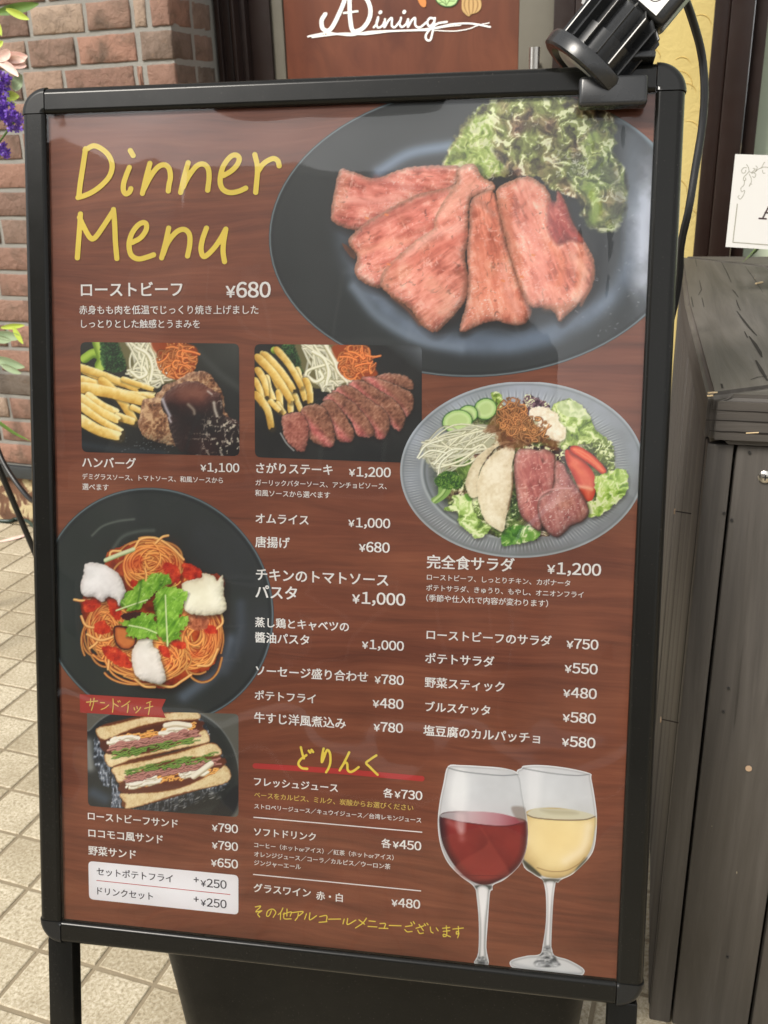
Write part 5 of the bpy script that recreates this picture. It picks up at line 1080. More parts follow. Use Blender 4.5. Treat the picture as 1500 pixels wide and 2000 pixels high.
# ---- handwriting
Z = lambda s: [(x, y) for x, y in s]
strokes('handwritten_title', [[(128, 118), (185, 88), (240, 108), (290, 155), (313, 220), (297, 290), (250, 348), (190, 395), (130, 425), (80, 440)], [(132, 108), (112, 240), (95, 350), (86, 432)], [(436, 120), (456, 154)], [(430, 235), (408, 290), (391, 345), (390, 392), (408, 415), (432, 400), (440, 380)],
    [(570, 208), (545, 300), (519, 412)], [(528, 385), (572, 300), (622, 235), (668, 217), (700, 242), (710, 300), (700, 350), (695, 395)], [(830, 203), (803, 300), (779, 405)], [(795, 370), (830, 300), (885, 228), (932, 212), (965, 240), (973, 300), (963, 390)],
    [(1072, 290), (1125, 258), (1165, 215), (1178, 172), (1152, 150), (1112, 168), (1066, 235), (1048, 320), (1062, 378), (1110, 406), (1172, 398), (1222, 376)], [(1284, 148), (1300, 215), (1302, 270), (1297, 330), (1290, 405)], [(1306, 262), (1345, 208), (1405, 175), (1440, 190), (1450, 224)],
    [(97, 552), (92, 640), (84, 740), (76, 850)], [(90, 575), (120, 640), (162, 712), (195, 714), (250, 640), (318, 535)], [(322, 522), (330, 620), (335, 740), (345, 855)], [(452, 745), (505, 715), (542, 665), (545, 622), (520, 611), (482, 635), (445, 690), (428, 760), (442, 830), (490, 858), (550, 846), (595, 830)],
    [(698, 648), (678, 740), (650, 850)], [(660, 825), (692, 745), (750, 675), (802, 657), (838, 690), (841, 760), (826, 838)], [(955, 648), (928, 725), (918, 795), (940, 842), (1000, 792), (1050, 722), (1084, 660)], [(1087, 655), (1072, 740), (1068, 810), (1078, 876)]], 10.2, M['yellow_print'], .9, 'yellow handwritten title', org=(130, 260), k=3.488)
strokes('handwriting', [[(438, 118), (450, 170), (462, 205)], [(482, 180), (438, 212), (418, 250), (445, 282), (488, 288)], [(500, 145), (512, 160)], [(522, 138), (535, 155)], [(618, 128), (606, 185), (604, 235), (622, 195), (645, 140), (668, 165), (671, 235), (656, 285), (638, 315)], [(820, 158), (785, 230), (745, 300)], [(752, 285), (782, 243), (804, 246), (808, 295), (830, 313), (862, 300), (895, 275)], [(1035, 182), (985, 215), (955, 242), (985, 275), (1045, 335)]], 4.6, M['yellow_print'], .6, org=(480, 1430), k=4.054)
strokes('handwriting', [[(222, 232), (385, 215)], [(283, 185), (280, 235), (272, 285)], [(333, 175), (322, 260), (295, 350)], [(428, 238), (485, 242)], [(437, 340), (495, 315), (545, 275)], [(610, 185), (614, 280), (603, 378)], [(617, 250), (685, 293)], [(680, 218), (692, 234)], [(703, 211), (718, 228)], [(740, 298), (800, 262), (855, 218)], [(832, 265), (830, 320), (820, 382)], [(918, 315), (930, 345)], [(960, 298), (967, 327)], [(1015, 308), (985, 350), (945, 388)], [(1102, 248), (1165, 222)], [(1075, 325), (1192, 292)], [(1150, 245), (1144, 330), (1128, 412)]], 2.1, M['pale_yellow_print'], .5, org=(140, 1340), k=7.5)
strokes('handwriting', [[(62, 556), (97, 552), (66, 587), (104, 580), (78, 600), (90, 620)], [(165, 580), (150, 612), (134, 612), (142, 582), (172, 570), (193, 590), (176, 622)], [(238, 563), (225, 590), (208, 605)], [(224, 590), (222, 636)], [(240, 602), (290, 588), (284, 615)], [(264, 570), (263, 614)], [(246, 594), (246, 630), (290, 632)], [(300, 592), (366, 586), (342, 612)], [(336, 596), (332, 620), (316, 642)], [(388, 600), (376, 634)], [(410, 594), (409, 638), (452, 612)], [(472, 618), (516, 612), (514, 650)], [(468, 654), (518, 650)], [(530, 634), (605, 633)], [(628, 634), (620, 664)], [(650, 630), (649, 668), (702, 640)],
    [(770, 628), (745, 660), (700, 690)], [(722, 638), (758, 666)], [(786, 645), (826, 649)], [(780, 680), (836, 683)], [(856, 662), (890, 663), (882, 690)], [(850, 691), (906, 693)], [(915, 674), (990, 676)], [(1018, 681), (1060, 675)], [(1013, 700), (1030, 714), (1060, 712)], [(1052, 655), (1060, 667)], [(1068, 650), (1076, 663)], [(1085, 692), (1135, 676)], [(1104, 668), (1132, 706)], [(1096, 704), (1108, 724), (1132, 722)], [(1138, 664), (1146, 674)], [(1154, 660), (1162, 670)], [(1176, 684), (1180, 712), (1194, 722)], [(1214, 690), (1226, 708)], [(1254, 692), (1300, 687)], [(1258, 712), (1300, 707)], [(1278, 676), (1280, 736), (1260, 744), (1262, 730), (1304, 746)], [(1320, 697), (1386, 690)], [(1354, 680), (1355, 722), (1342, 728), (1344, 712), (1358, 722), (1350, 752)]], 2.0, M['yellow_print'], .5, org=(480, 1600), k=3.261)

# ---- set lettering
texts = []
def T(s, xl, yl, xr, yr, bold=.012, mat='white_print', price=False): texts.append((s, xl, yl, xr, yr, bold, mat, price))
def P_(s, xl, yl, xr, yr, bold=.014, mat='white_print'): T(s, xl, yl, xr, yr, .022 if mat != 'dark_print' else .012, mat, True)
B, S_ = .021, .011
T('ローストビーフ', 159.5, 577.7, 356.5, 579, B); P_('¥680', 442, 581, 528.5, 580.5, .026)
T('赤身もも肉を低温でじっくり焼き上げました', 155.8, 613.5, 505, 614.5, S_); T('しっとりとした触感とうまみを', 159.5, 640.5, 391, 641.5, S_)
T('ハンバーグ', 161.7, 912.5, 266, 915.5, B); P_('¥1,100', 392.7, 920, 467.6, 922.5)
T('デミグラスソース、トマトソース、和風ソースから', 161.7, 936.3, 436, 943.7, S_); T('選べます', 161.7, 956.5, 212.8, 958, S_)
T('さがりステーキ', 501, 923.3, 649.6, 927.5, B); P_('¥1,200', 682, 929.5, 763, 932)
T('ガーリックバターソース、アンチョビソース、', 499.7, 947.5, 755.4, 956, S_); T('和風ソースから選べます', 498.8, 969, 644.9, 973, S_)
T('オムライス', 500, 1021, 602.8, 1025, B); P_('¥1,000', 680.8, 1028.5, 761.9, 1031.5)
T('唐揚げ', 499.3, 1068.5, 566, 1071, B); P_('¥680', 701.6, 1077, 761, 1079)
T('チキンのトマトソース', 500.8, 1132.5, 758.2, 1144, B); T('パスタ', 499.8, 1167, 580, 1171, B); P_('¥1,000', 688.3, 1177.4, 790.9, 1182.5, .02)
T('蒸し鶏とキャベツの', 499, 1225, 681.4, 1233, B); T('醬油パスタ', 499, 1255, 604, 1259, B); P_('¥1,000', 707.5, 1266, 788.6, 1270.4)
T('ソーセージ盛り合わせ', 500.3, 1319.5, 718.7, 1331.5, B); P_('¥780', 732, 1334, 788.3, 1337.5)
T('ポテトフライ', 498.2, 1366, 616.8, 1373, B); P_('¥480', 728.3, 1380.8, 787.8, 1384.4); T('牛すじ洋風煮込み', 497.2, 1412.3, 675.6, 1421.4, B); P_('¥780', 730.3, 1427, 787, 1430.8)
T('完全食サラダ', 834, 1110.5, 1004, 1115.5, .022); P_('¥1,200', 1068.7, 1120, 1173, 1124, .02)
T('ローストビーフ、しっとりチキン、カポナータ', 834, 1132, 1113.5, 1145, S_); T('ポテトサラダ、きゅうり、もやし、オニオンフライ', 832.7, 1152.5, 1139.3, 1168.5, S_); T('（季節や仕入れで内容が変わります）', 832.7, 1174, 1070, 1186, S_)
T('ローストビーフのサラダ', 833.5, 1248, 1076.7, 1262, B); P_('¥750', 1106.5, 1265.5, 1167.9, 1268.5)
T('ポテトサラダ', 830.8, 1294.5, 965, 1302.5, B); P_('¥550', 1102.8, 1313, 1166.5, 1316.7); T('野菜スティック', 830, 1342, 984.7, 1351.3, B); P_('¥480', 1100, 1360.7, 1164.7, 1364.7)
T('ブルスケッタ', 830.8, 1389, 957, 1397, B); P_('¥580', 1099, 1408.7, 1162.8, 1413); T('塩豆腐のカルパッチョ', 827.3, 1436, 1054, 1452, B); P_('¥580', 1097.5, 1456, 1162, 1461)
T('フレッシュジュース', 496.8, 1534, 660, 1546.5, B); T('各', 748.9, 1556.5, 767.5, 1558, B); P_('¥730', 771, 1558, 824.6, 1561.5)
T('ベースをカルピス、ミルク、炭酸からお選びください', 497.3, 1559, 807.3, 1581.5, S_, 'pale_yellow_print'); T('ストロベリージュース／キュウイジュース／台湾レモンジュース', 497.3, 1580.5, 822.9, 1605, S_)
T('ソフトドリンク', 496.9, 1631.6, 617, 1640.5, B); T('各', 745.3, 1654.5, 763.7, 1656, B); P_('¥450', 767.6, 1656, 822.5, 1659.5)
T('コーヒー（ホットorアイス）／紅茶（ホットorアイス）', 497, 1656, 768.9, 1678, S_); T('オレンジジュース／コーラ／カルピス／ウーロン茶', 497, 1674, 762.7, 1695.5, S_); T('ジンジャーエール', 497, 1690, 588, 1697, S_)
T('グラスワイン', 496, 1742, 607, 1751, B); T('赤・白', 618, 1757, 669.5, 1760, B); P_('¥480', 765, 1769, 820.4, 1774)
T('ローストビーフサンド', 172.7, 1600.5, 347.7, 1615.5, B); P_('¥790', 414.9, 1622.5, 465, 1626.5); T('ロコモコ風サンド', 173.8, 1635, 318.5, 1647, B); P_('¥790', 414.9, 1657, 465, 1661)
T('野菜サンド', 173.8, 1669.5, 266, 1676.5, B); P_('¥650', 413, 1691, 465, 1695.5)
T('セットポテトフライ', 189.7, 1708.5, 337.9, 1723.3, S_, 'dark_print'); T('+', 379, 1727, 388.5, 1728, S_, 'dark_print'); P_('¥250', 392.5, 1731, 442.9, 1734.5, S_, 'dark_print')
T('ドリンクセット', 190.9, 1747, 299.4, 1757, S_, 'dark_print'); T('+', 379, 1765, 388.5, 1766, S_, 'dark_print'); P_('¥250', 392.5, 1769, 442.9, 1772.5, S_, 'dark_print')
def text_meshes(items):                                       # (string, bold) -> (verts, faces) with the string's own units
    objs = []
    for s, b in items:
        c = bpy.data.curves.new('lettering', 'FONT'); c.body = s; c.size = 1; c.resolution_u = 3; c.offset = b; c.dimensions = '2D'; c.fill_mode = 'BOTH'
        o = bpy.data.objects.new('lettering', c); COL.objects.link(o); objs.append(o)
    bpy.context.view_layer.update(); dg = bpy.context.evaluated_depsgraph_get(); out = []
    for o in objs:
        me = bpy.data.meshes.new_from_object(o.evaluated_get(dg)); V = np.zeros(len(me.vertices)*3, np.float32); me.vertices.foreach_get('co', V)
        out.append((V.reshape(-1, 3)[:, :2].astype(float), [tuple(p.vertices) for p in me.polygons])); bpy.data.meshes.remove(me)
    for o in objs: c = o.data; bpy.data.objects.remove(o); bpy.data.curves.remove(c)
    return out
items = []
for s, xl, yl, xr, yr, b, mt, pr in texts:
    if not pr: items.append((s, 0))
TM = iter(text_meshes(items))
GL = '0123456789,¥'; GM = dict(zip(GL, text_meshes([(c, 0) for c in '０１２３４５６７８９，￥'])))
def price_mesh(s):
    x = 0; Vs, Fs, n = [], [], 0
    for i, c in enumerate(s):
        V, F = GM[c]; kx = .76 if c == '¥' else 1.; w0 = np.ptp(V[:, 0])*kx; lead = .07 if c == '1' else 0
        Vs.append(np.c_[(V[:, 0]-V[:, 0].min())*kx+x+lead, (V[:, 1]-(V[:, 1].min() if c == '¥' else 0))*kx]); Fs += [tuple(q+n for q in f) for f in F]; n += len(V); x += w0+lead+(.075 if c != ',' else .10)+(.05 if c == '1' else 0)
    V = np.vstack(Vs); return V, Fs
lz = lay()
for s, xl, yl, xr, yr, b, mt, pr in texts:
    (u0, u1), (v0, v1) = uv([xl, xr], [yl, yr]); W_ = u1-u0; vb_ = (v0+v1)/2
    if pr:
        V, F = price_mesh(s); k = W_/np.ptp(V[:, 0]); V = V*k
    else:
        Va, F = next(TM); k = W_/np.ptp(Va[:, 0]); V = (Va-[Va[:, 0].min(), Va[:, 1].min()])*k
        if s == '+': V[:, 1] += .003
    em = k*b*(.95 if b > .01 else .75); V4 = []; F4_ = []           # weight: the same glyphs laid down again a hair aside and above
    for q_, (ox, oy) in enumerate(((-1, -.6), (1, -.6), (-1, .6), (1, .6))): V4.append(np.c_[V[:, 0]+u0+ox*em, V[:, 1]+vb_+oy*em, np.full(len(V), lz+q_*.000012)]); F4_ += [tuple(i+q_*len(V) for i in f) for f in F]
    V = np.vstack(V4); F = F4_
    ob('lettering', mesh('lettering', V, F), M[mt], poster)
# clear film in front of the poster, gently buckled
nx, ny = 70, 100; uu, vv = np.meshgrid(np.linspace(-PU, PU, nx), np.linspace(-PV, PV, ny))
ed = np.clip(np.minimum(PU-np.abs(uu), PV-np.abs(vv))/.02, 0, 1)
wv = (1.0+.7*np.clip(-vv/PV, 0, 1))*((fbm(uu*1000+500, vv*1000+500, 170, 5, 2)-.5)*.0040)+(fbm(uu*1000+900, vv*700+100, 70, 9, 2)-.5)*.0013
wr = np.exp(-(((uu-.262)/.045)**2+((vv-.33)/.10)**2)); wv = wv+wr*(.0011*np.sin((uu*.9+vv*.25)*260+3*np.sin(vv*38))+.0007*np.sin((uu-.5*vv)*410))
zz = -.0034+ed*wv; zz = np.clip(zz, POSTER_W+.0030, -.0022)
V = np.stack([uu, vv+CV, zz], -1).reshape(-1, 3); a = (np.arange(ny-1)[:, None]*nx+np.arange(nx-1)).ravel()
film = ob('clear_film', mesh('clear_film', V, np.stack([a, a+1, a+nx+1, a+nx], 1).tolist(), True), M['film'], mb)

# ---- sign on the shop door: white script and vegetables
def onsign(yy=DY-.0002+.002):
    def f(x, y):
        D = np.stack([(x-750)/FPX, (y-1000)/FPX, np.ones_like(x)], -1)@RC; t = (yy-.0006-layer[0]*.00005-CAM[1])/D[:, 1]; P = CAM+D*t[:, None]; return P-np.array([dr.location.x, dr.location.y, 0])
    return f
def signpic(cv, P, label): return clipped('printed_vegetable', cv.X, cv.Y, sd_poly(cv.X, cv.Y, P), 1/cv.k, M['ink'], label, cv.C, parent=SP2, fn=lambda x, y: onsign()(x, y)-np.array(SP2off))
SP2 = dr; SP2off = (0, 0, 0)
layer[0] += 1
P = spl([(903, -6), (908, -12), (925, -14), (938, -4), (940, 14), (932, 24), (920, 28), (916, 32), (908, 27), (902, 18)]); c_ = Cv(896, -20, 945, 36, 1.2); c_.C[:] = rgb(192, 158, 104); X, Y = c_.X, c_.Y
c_.C -= (.22*np.exp(-(((np.abs(X-920)/(.28+.9*np.sin(np.clip((Y+14)/46, 0, 1)*3.14)))) % 7.5-3.7)**2/1.2))[..., None]*np.array([1, 1, .8]); signpic(c_, P, 'drawn onion')
P = spl([(849, -14), (852, 3), (864, 12), (878, 14), (890, 9), (897, -4), (896, -14)]); c_ = Cv(844, -18, 900, 18, 1.2); c_.C[:] = rgb(176, 206, 142)
for s in ([(872, 10), (868, -4), (866, -18)], [(872, 10), (880, -2), (890, -12)], [(872, 10), (860, 0), (852, -8)], [(876, 2), (888, 2)], [(866, 4), (856, 6)]): c_.line(s, 1.4, rgb(92, 124, 70))
d_ = sd_poly(c_.X, c_.Y, P); c_.C[d_ > -2.2] = rgb(56, 84, 46); signpic(c_, P, 'drawn cabbage slice')
P = spl([(812, -16), (816, 0), (822, 11), (828, 14), (832, 11), (832, 0), (830, -16)]); c_ = Cv(808, -20, 836, 18, 1.2); c_.C[:] = rgb(208, 132, 70); signpic(c_, P, 'drawn carrot tip')
sg = onsign()
def ss(S, wd, nm='sign_script'): layer[0] += 1; return strokes(nm, S, wd, M['white_print'], .7, None, fn=onsign(), parent=dr, org=(500, 0), k=3.)
ss([[(405, 84), (385, 120), (390, 165), (420, 180), (452, 150), (500, 50), (530, -30), (542, -70)], [(548, -60), (548, 20), (552, 110), (566, 178), (600, 180), (640, 150), (668, 95), (668, 40), (645, -10), (600, -50)]], 8.2)
ss([[(515, 76), (595, 66)], [(400, 92), (412, 78)], [(716, 100), (706, 135), (715, 162), (740, 150), (756, 120)], [(756, 112), (752, 160), (775, 122), (796, 106), (796, 150), (815, 158), (846, 120)], [(850, 104), (842, 140), (855, 158), (880, 140), (892, 112), (890, 158), (912, 120), (932, 106), (934, 148), (960, 160), (1000, 130)], [(1046, 110), (1020, 106), (1004, 130), (1016, 154), (1040, 134), (1048, 106), (1036, 180), (1022, 232), (1002, 234), (994, 212), (1012, 180), (1060, 140), (1118, 128)], [(690, 160), (706, 140), (716, 110)]], 4.0)
ss([[(727, 74), (730, 70)], [(867, 72), (870, 68)]], 6.5)
ss([[(305, 214), (345, 205), (420, 192), (480, 200), (560, 206), (620, 194), (700, 184), (900, 178), (1045, 164), (1150, 142), (1260, 138), (1372, 158)], [(330, 218), (420, 206), (520, 196), (640, 200), (800, 182), (1000, 176)]], 3.4)
ss([[(1045, 178), (1160, 182), (1250, 168), (1300, 148), (1366, 134)], [(1040, 170), (1120, 156), (1200, 148)]], 1.8)
# ---------------------------------------------------------------- spotlight clamped to the top rail
rb = np.array([(1141-750)/FPX, (137-1000)/FPX, 1.]); rb /= np.linalg.norm(rb); e_ = np.array([-.63, .77, 0.]); e_ -= rb*(e_@rb); e_ /= np.linalg.norm(e_); ax = e_*.985-rb*.17; axw = Vector(RC.T@ax)          # direction the lamp points
FC = atd(1141, 137, .845)                                                                     # centre of the front ring
zax = -axw; ref = Vector(RC.T@np.array([0, 0, -1.])); xax = ref.cross(zax).normalized(); yax = zax.cross(xax)
LM_ = Matrix(((xax.x, yax.x, zax.x, FC.x), (xax.y, yax.y, zax.y, FC.y), (xax.z, yax.z, zax.z, FC.z), (0, 0, 0, 1)))
sp = thing('clamp_spotlight', 'black finned clamp spotlight fixed over the top right corner of the menu board', 'spotlight', mw=LM_)
R0 = .0425
bm = bmesh.new(); lathe(bm, [(.030, -.0015), (.0335, -.0055), (.0400, -.0055), (R0, -.004), (R0+.0006, .004), (R0-.001, .0085), (.030, .010), (.0298, .0)], 56); smooth(ob('front_ring', bm, M['plastic'], sp), 30)
M['lens'] = simple('frosted_lens', (.50, .52, .46, 1), .3)
bm = bmesh.new(); lathe(bm, [(.0005, -.0034), (.0270, -.0030), (.0299, -.0012), (.0299, .003), (.0005, .003)], 40); ob('lens', bm, M['lens'], sp)
bm = bmesh.new(); lathe(bm, [(.0305, .010), (.0305, .030), (.0265, .0305), (.0265, .058), (.022, .061), (.001, .061)], 48); smooth(ob('lamp_body', bm, M['plastic'], sp), 30)
nf = 16; fin = bmesh.new(); box(fin, Vector((.0310, 0, .036)), (.0115, .0017, .052), None, .0007, 1); vsf = fin
for v in fin.verts:
    if v.co.z > .056 and v.co.x > .033: v.co.z -= .006
finme = bpy.data.meshes.new('cooling_fin'); fin.to_mesh(finme); fin.free(); finme.materials.append(M['plastic'])
for k in range(nf):
    o = ob('cooling_fin', finme, None, sp); o.rotation_euler = (0, 0, 2*math.pi*k/nf+.1)
# driver box behind with a sticker
boxo('driver_box', (-.012, .002, .086), (.038, .040, .050), M['plastic'], sp, .006, 3)
boxo('sticker', (-.008, .0222, .0835), (.026, .0004, .038), M['white_paint'], sp)
P = [(-.008+.0075*math.cos(a), .0226, .078+.0075*math.sin(a)) for a in np.linspace(0, 2*math.pi, 30)]; tubeo('sticker_mark', P, .0004, M['black_print'], sp, 5)
tubeo('sticker_mark', [(-.012, .0226, .075), (-.009, .0226, .081), (-.007, .0226, .076), (-.004, .0226, .080)], .0004, M['black_print'], sp, 5)
for a, zz, r in ((math.radians(250), .0135, .0048), (math.radians(180), .0135, .0045)):
    q = Vector((math.cos(a)*.037, math.sin(a)*.037, zz-.004)); bm = bmesh.new(); lathe(bm, [(r, 0), (r, .002), (r*.7, .0032), (.0004, .0036)], 14, Matrix.Translation(q)); smooth(ob('screw', bm, M['steel'], sp), 40)
# bracket: from the pivot bolt at the lamp's side down to the clamp plate on the rail
INV = LM_.inverted()
def L_(p): return INV@p
def bl(u, v, w): return BM@Vector((u, v, w))
for px, py, dist in ((1263, 90, .852), (1146, 5, .87)):
    q = L_(atd(px, py, dist)); d_ = Vector((q.x, q.y, 0)).normalized(); Mx = Matrix.Translation(q-d_*.004)@d_.to_track_quat('Z', 'Y').to_matrix().to_4x4()
    bm = bmesh.new(); lathe(bm, [(.0062, 0), (.0062, .0016), (.0036, .0017), (.0036, .0075), (.0028, .0085)], 6, Mx); bolt = ob('pivot_bolt', bm, M['steel'], sp)
    bm = bmesh.new(); lathe(bm, [(.0052, -.004), (.0052, .0012)], 18, Mx); ob('washer', bm, M['steel'], sp)
def plate(name, pts, thick, mat, parent, inv):               # an outline given in frame points at set distances, thickened away from the viewer
    A = [inv@Vector(atd(*p)) for p in pts]; n = len(A); away = (inv.to_3x3()@Vector(RC[2])).normalized()*thick
    bm = bmesh.new(); f = [bm.verts.new(a) for a in A]; b = [bm.verts.new(a+away) for a in A]; bm.faces.new(f); bm.faces.new(b[::-1])
    for i in range(n): bm.faces.new((f[i], f[(i+1) % n], b[(i+1) % n], b[i]))
    bmesh.ops.recalc_face_normals(bm, faces=bm.faces[:]); bmesh.ops.bevel(bm, geom=[e for e in bm.edges], offset=.0012, segments=2, affect='EDGES'); return smooth(ob(name, bm, mat, parent), 40)
dd = .862
plate('bracket_arm', [(1232, 70, dd), (1262, 66, dd), (1274, 84, dd), (1268, 104, dd), (1240, 116, dd), (1236, 140, dd), (1243, 150, dd), (1262, 153, dd), (1264, 168, dd), (1200, 168, dd), (1210, 130, dd), (1222, 96, dd)], .012, M['plastic'], sp, INV)
PU0, PU1 = uv([1129, 1260], [190, 190])[0]; pv1 = uv([1200], [164])[1][0]; pv0 = uv([1200], [222])[1][0]
bm = bmesh.new(); box(bm, Vector(((PU0+PU1)/2, (pv0+pv1)/2, .009)), (PU1-PU0, pv1-pv0, .016), None, .0035, 3)
o = smooth(ob('clamp_plate', bm, M['plastic'], sp), 40); o.matrix_parent_inverse = INV@BM
bm = bmesh.new(); box(bm, Vector(((PU0+PU1)/2+.01, CV+BH/2+RW+.003, -.008)), (.05, .006, .034), None, .0015, 2); o = smooth(ob('clamp_hook', bm, M['plastic'], sp), 40); o.matrix_parent_inverse = INV@BM
tubeo('bracket_rib', [L_(atd(1224, 112, .853)), L_(atd(1218, 178, .853))], .0022, M['plastic'], sp, 8)
# its cable
cb_ = [(1250, -70, .93), (1300, -60, 1.0), (1334, -10, 1.05), (1356, 50, 1.08), (1371, 110, 1.1), (1376, 180, 1.11), (1371, 250, 1.12), (1358, 330, 1.13), (1345, 410, 1.14), (1330, 480, 1.16), (1316, 600, 1.2)]
P = [atd(*p) for p in cb_]; e = P[-1]; P += [Vector((e.x-.04, e.y+.02, e.z-.25)), Vector((e.x-.06, e.y+.04, .3)), Vector((e.x-.05, e.y+.12, .012)), Vector((e.x-.2, e.y+.5, .008))]
tag(tubeo('power_cable', P, .0047, M['rubber'], None, 12, sp=6), 'black power cable curving down behind the right edge of the board', 'cable')

# ---------------------------------------------------------------- black tub under the board
tc = Vector(((-.595-.08)/2-.012, .865, 0))
tb = thing('plastic_tub', 'low black plastic tub standing on the floor tiles behind the board legs', 'tub', tc, math.atan2(BX[1], BX[0])*.9)
def tubshell(W_, D_, H_, r, tp, t):
    bm = bmesh.new(); rings = []
    for z, k, ins in ((0.004, tp, 0.004), (.0, tp, .012), (.012, tp+.004, 0), (H_*.5, (tp+1)/2, 0), (H_-.016, 1, 0), (H_-.015, 1, -.006), (H_, 1, -.006), (H_, 1, t), (.02, tp, t)):
        pts = []
        for q in range(4):
            cx, cy = ((W_/2-r), (D_/2-r)); sx, sy = ((1, 1), (-1, 1), (-1, -1), (1, -1))[q]
            for a in np.linspace(0, math.pi/2, 6): pts.append((sx*0+((cx+(r-ins)*math.cos(a+q*math.pi/2)) if sx > 0 else (-cx+(r-ins)*math.cos(a+q*math.pi/2)))*k, ((cy+(r-ins)*math.sin(a+q*math.pi/2)) if sy > 0 else (-cy+(r-ins)*math.sin(a+q*math.pi/2)))*k, z))
        rings.append([bm.verts.new(p) for p in pts])
    for A, B_ in zip(rings[1:], rings[2:]):
        n = len(A)
        for k in range(n): bm.faces.new((A[k], A[(k+1) % n], B_[(k+1) % n], B_[k]))
    bm.faces.new(rings[1][::-1]); bm.faces.new(rings[-1])
    for v in rings[0]: bm.verts.remove(v)
    bmesh.ops.recalc_face_normals(bm, faces=bm.faces[:]); return bm
smooth(ob('tub_shell', tubshell(.53, .16, .215, .035, .94, .006), M['tub'], tb), 45)
boxo('rim_band', (0, -.0755, .197), (.40, .009, .014), M['tub'], tb, .004, 3)

# ---------------------------------------------------------------- timber planter at the right
PA = math.radians(5); pl = thing('timber_planter', 'large weathered grey-brown timber planter box with a thick capping at the right edge', 'planter', (-.0125, .985, 0), PA)
CT, CB = .871, .818; PW, PD = .95, 1.12
def capplank(name, pts):                                       # outline in planter x, y
    bm = bmesh.new(); f = [bm.verts.new((x, y, CT)) for x, y in pts]; b = [bm.verts.new((x, y, CB)) for x, y in pts]; bm.faces.new(f); bm.faces.new(b[::-1]); n = len(pts)
    for i in range(n): bm.faces.new((f[i], b[i], b[(i+1) % n], f[(i+1) % n]))
    bmesh.ops.recalc_face_normals(bm, faces=bm.faces[:]); bmesh.ops.bevel(bm, geom=bm.edges[:], offset=.0065, segments=3, affect='EDGES'); return bm
def timber(name, bm, long_axis):                               # object whose local z runs along the grain
    Rm = {'z': Matrix.Identity(4), 'y': Matrix.Rotation(math.pi/2, 4, 'X'), 'x': Matrix.Rotation(math.pi/2, 4, 'Y')}[long_axis]
    c = sum((v.co for v in bm.verts), Vector())/len(bm.verts); Mx = Matrix.Translation(c)@Rm; bmesh.ops.transform(bm, matrix=Mx.inverted(), verts=bm.verts); o = ob(name, bm, M['plank'], pl); o.matrix_local = Mx; return smooth(o, 40)
g_ = .0008; cw = .155
timber('cap_plank', capplank('c', [(0, 0.0+g_), (cw, .105), (cw, PD-cw), (0, PD-.006), (-.006, PD*.5)]), 'y')
timber('cap_plank', capplank('c', [(0.003, 0), (PW, 0), (PW-cw, .103), (cw, .103)]), 'x')
timber('cap_plank', capplank('c', [(PW-cw+g_, .105), (PW+g_, 0), (PW, PD-.006), (PW-cw, PD-cw)]), 'y'); timber('cap_plank', capplank('c', [(0, PD), (cw, PD-cw+.002), (PW-cw, PD-cw+.002), (PW, PD)]), 'x')
def board(x0, x1, y0, y1, z0=0.0, z1=CB-.002):
    bm = bmesh.new(); box(bm, Vector(((x0+x1)/2, (y0+y1)/2, (z0+z1)/2)), (abs(x1-x0), abs(y1-y0), z1-z0), None, .0022, 2); return timber('side_board', bm, 'z')
rnd = random.Random(9)
x = .006; board(.004, .0305, .012, .034)                      # edge of the corner board, then the front boards
x = .0335
while x < PW-.03: w_ = min(.098, PW-.012-x); board(x, x+w_-.004, .012+rnd.uniform(-.001, .001), .032); x += w_
y = .0365
while y < PD-.02: w_ = min(.1, PD-.01-y); board(.004+rnd.uniform(-.0012, .0012), .024, y, y+w_-.0045); y += w_
y = .0365
while y < PD-.02: w_ = min(.1, PD-.01-y); board(PW-.026, PW-.006, y, y+w_-.0045); y += w_
board(-.115, -.004, 1.10, 1.122, 0, .860)
boxo('soil_bed', (PW/2, PD/2, .40), (PW-.06, PD-.08, .76), M['soil'], pl)
plm = Matrix.Translation((-.0125, .985, 0))@Matrix.Rotation(PA, 4, 'Z'); pli = plm.inverted()
def onfront(px, py, yy=.011):                                  # frame point -> planter front face
    o_ = pli@Vector(CAM); d_ = pli.to_3x3()@Vector(ray(px, py)); t = (yy-o_.y)/d_.y; return o_+d_*t
def onside(px, py, xx=.003):
    o_ = pli@Vector(CAM); d_ = pli.to_3x3()@Vector(ray(px, py)); t = (xx-o_.x)/d_.x; return o_+d_*t
def ontop(px, py): 
    o_ = pli@Vector(CAM); d_ = pli.to_3x3()@Vector(ray(px, py)); t = (CT-o_.z)/d_.z; return o_+d_*t
q = onfront(1494, 931); Rx = Matrix.Rotation(math.pi/2, 4, 'X'); bm = bmesh.new(); lathe(bm, [(.0068, -.001), (.0068, .0012), (.005, .0028), (.0004, .0034)], 20, Matrix.Translation(q)@Rx); sc_ = smooth(ob('screw', bm, M['steel'], pl), 40)
for a in (0, 1): boxo('screw_slot', (q.x, q.y-.0033, q.z), (.0062 if a else .0014, .0008, .0014 if a else .0062), M['black_print'], pl)
M['rust'] = simple('pale_nail_head', L3(196, 168, 140), .6, .3, None, .3)
for px, py, sd_s in ((1324, 988, 'n'), (1297, 1396, 'n')):
    q = onside(px+26, py+16); tubeo('nail', [q+Vector((.004, 0, 0)), q-Vector((.018, -.001, -.002))], .0007, M['brown_metal'], pl, 6); bm = bmesh.new(); lathe(bm, [(.0034, 0), (.0034, .0012)], 12, Matrix.Translation(q-Vector((.0185, 0, -.002)))@Matrix.Rotation(-math.pi/2, 4, 'Y')); ob('nail_head', bm, M['rust'], pl)
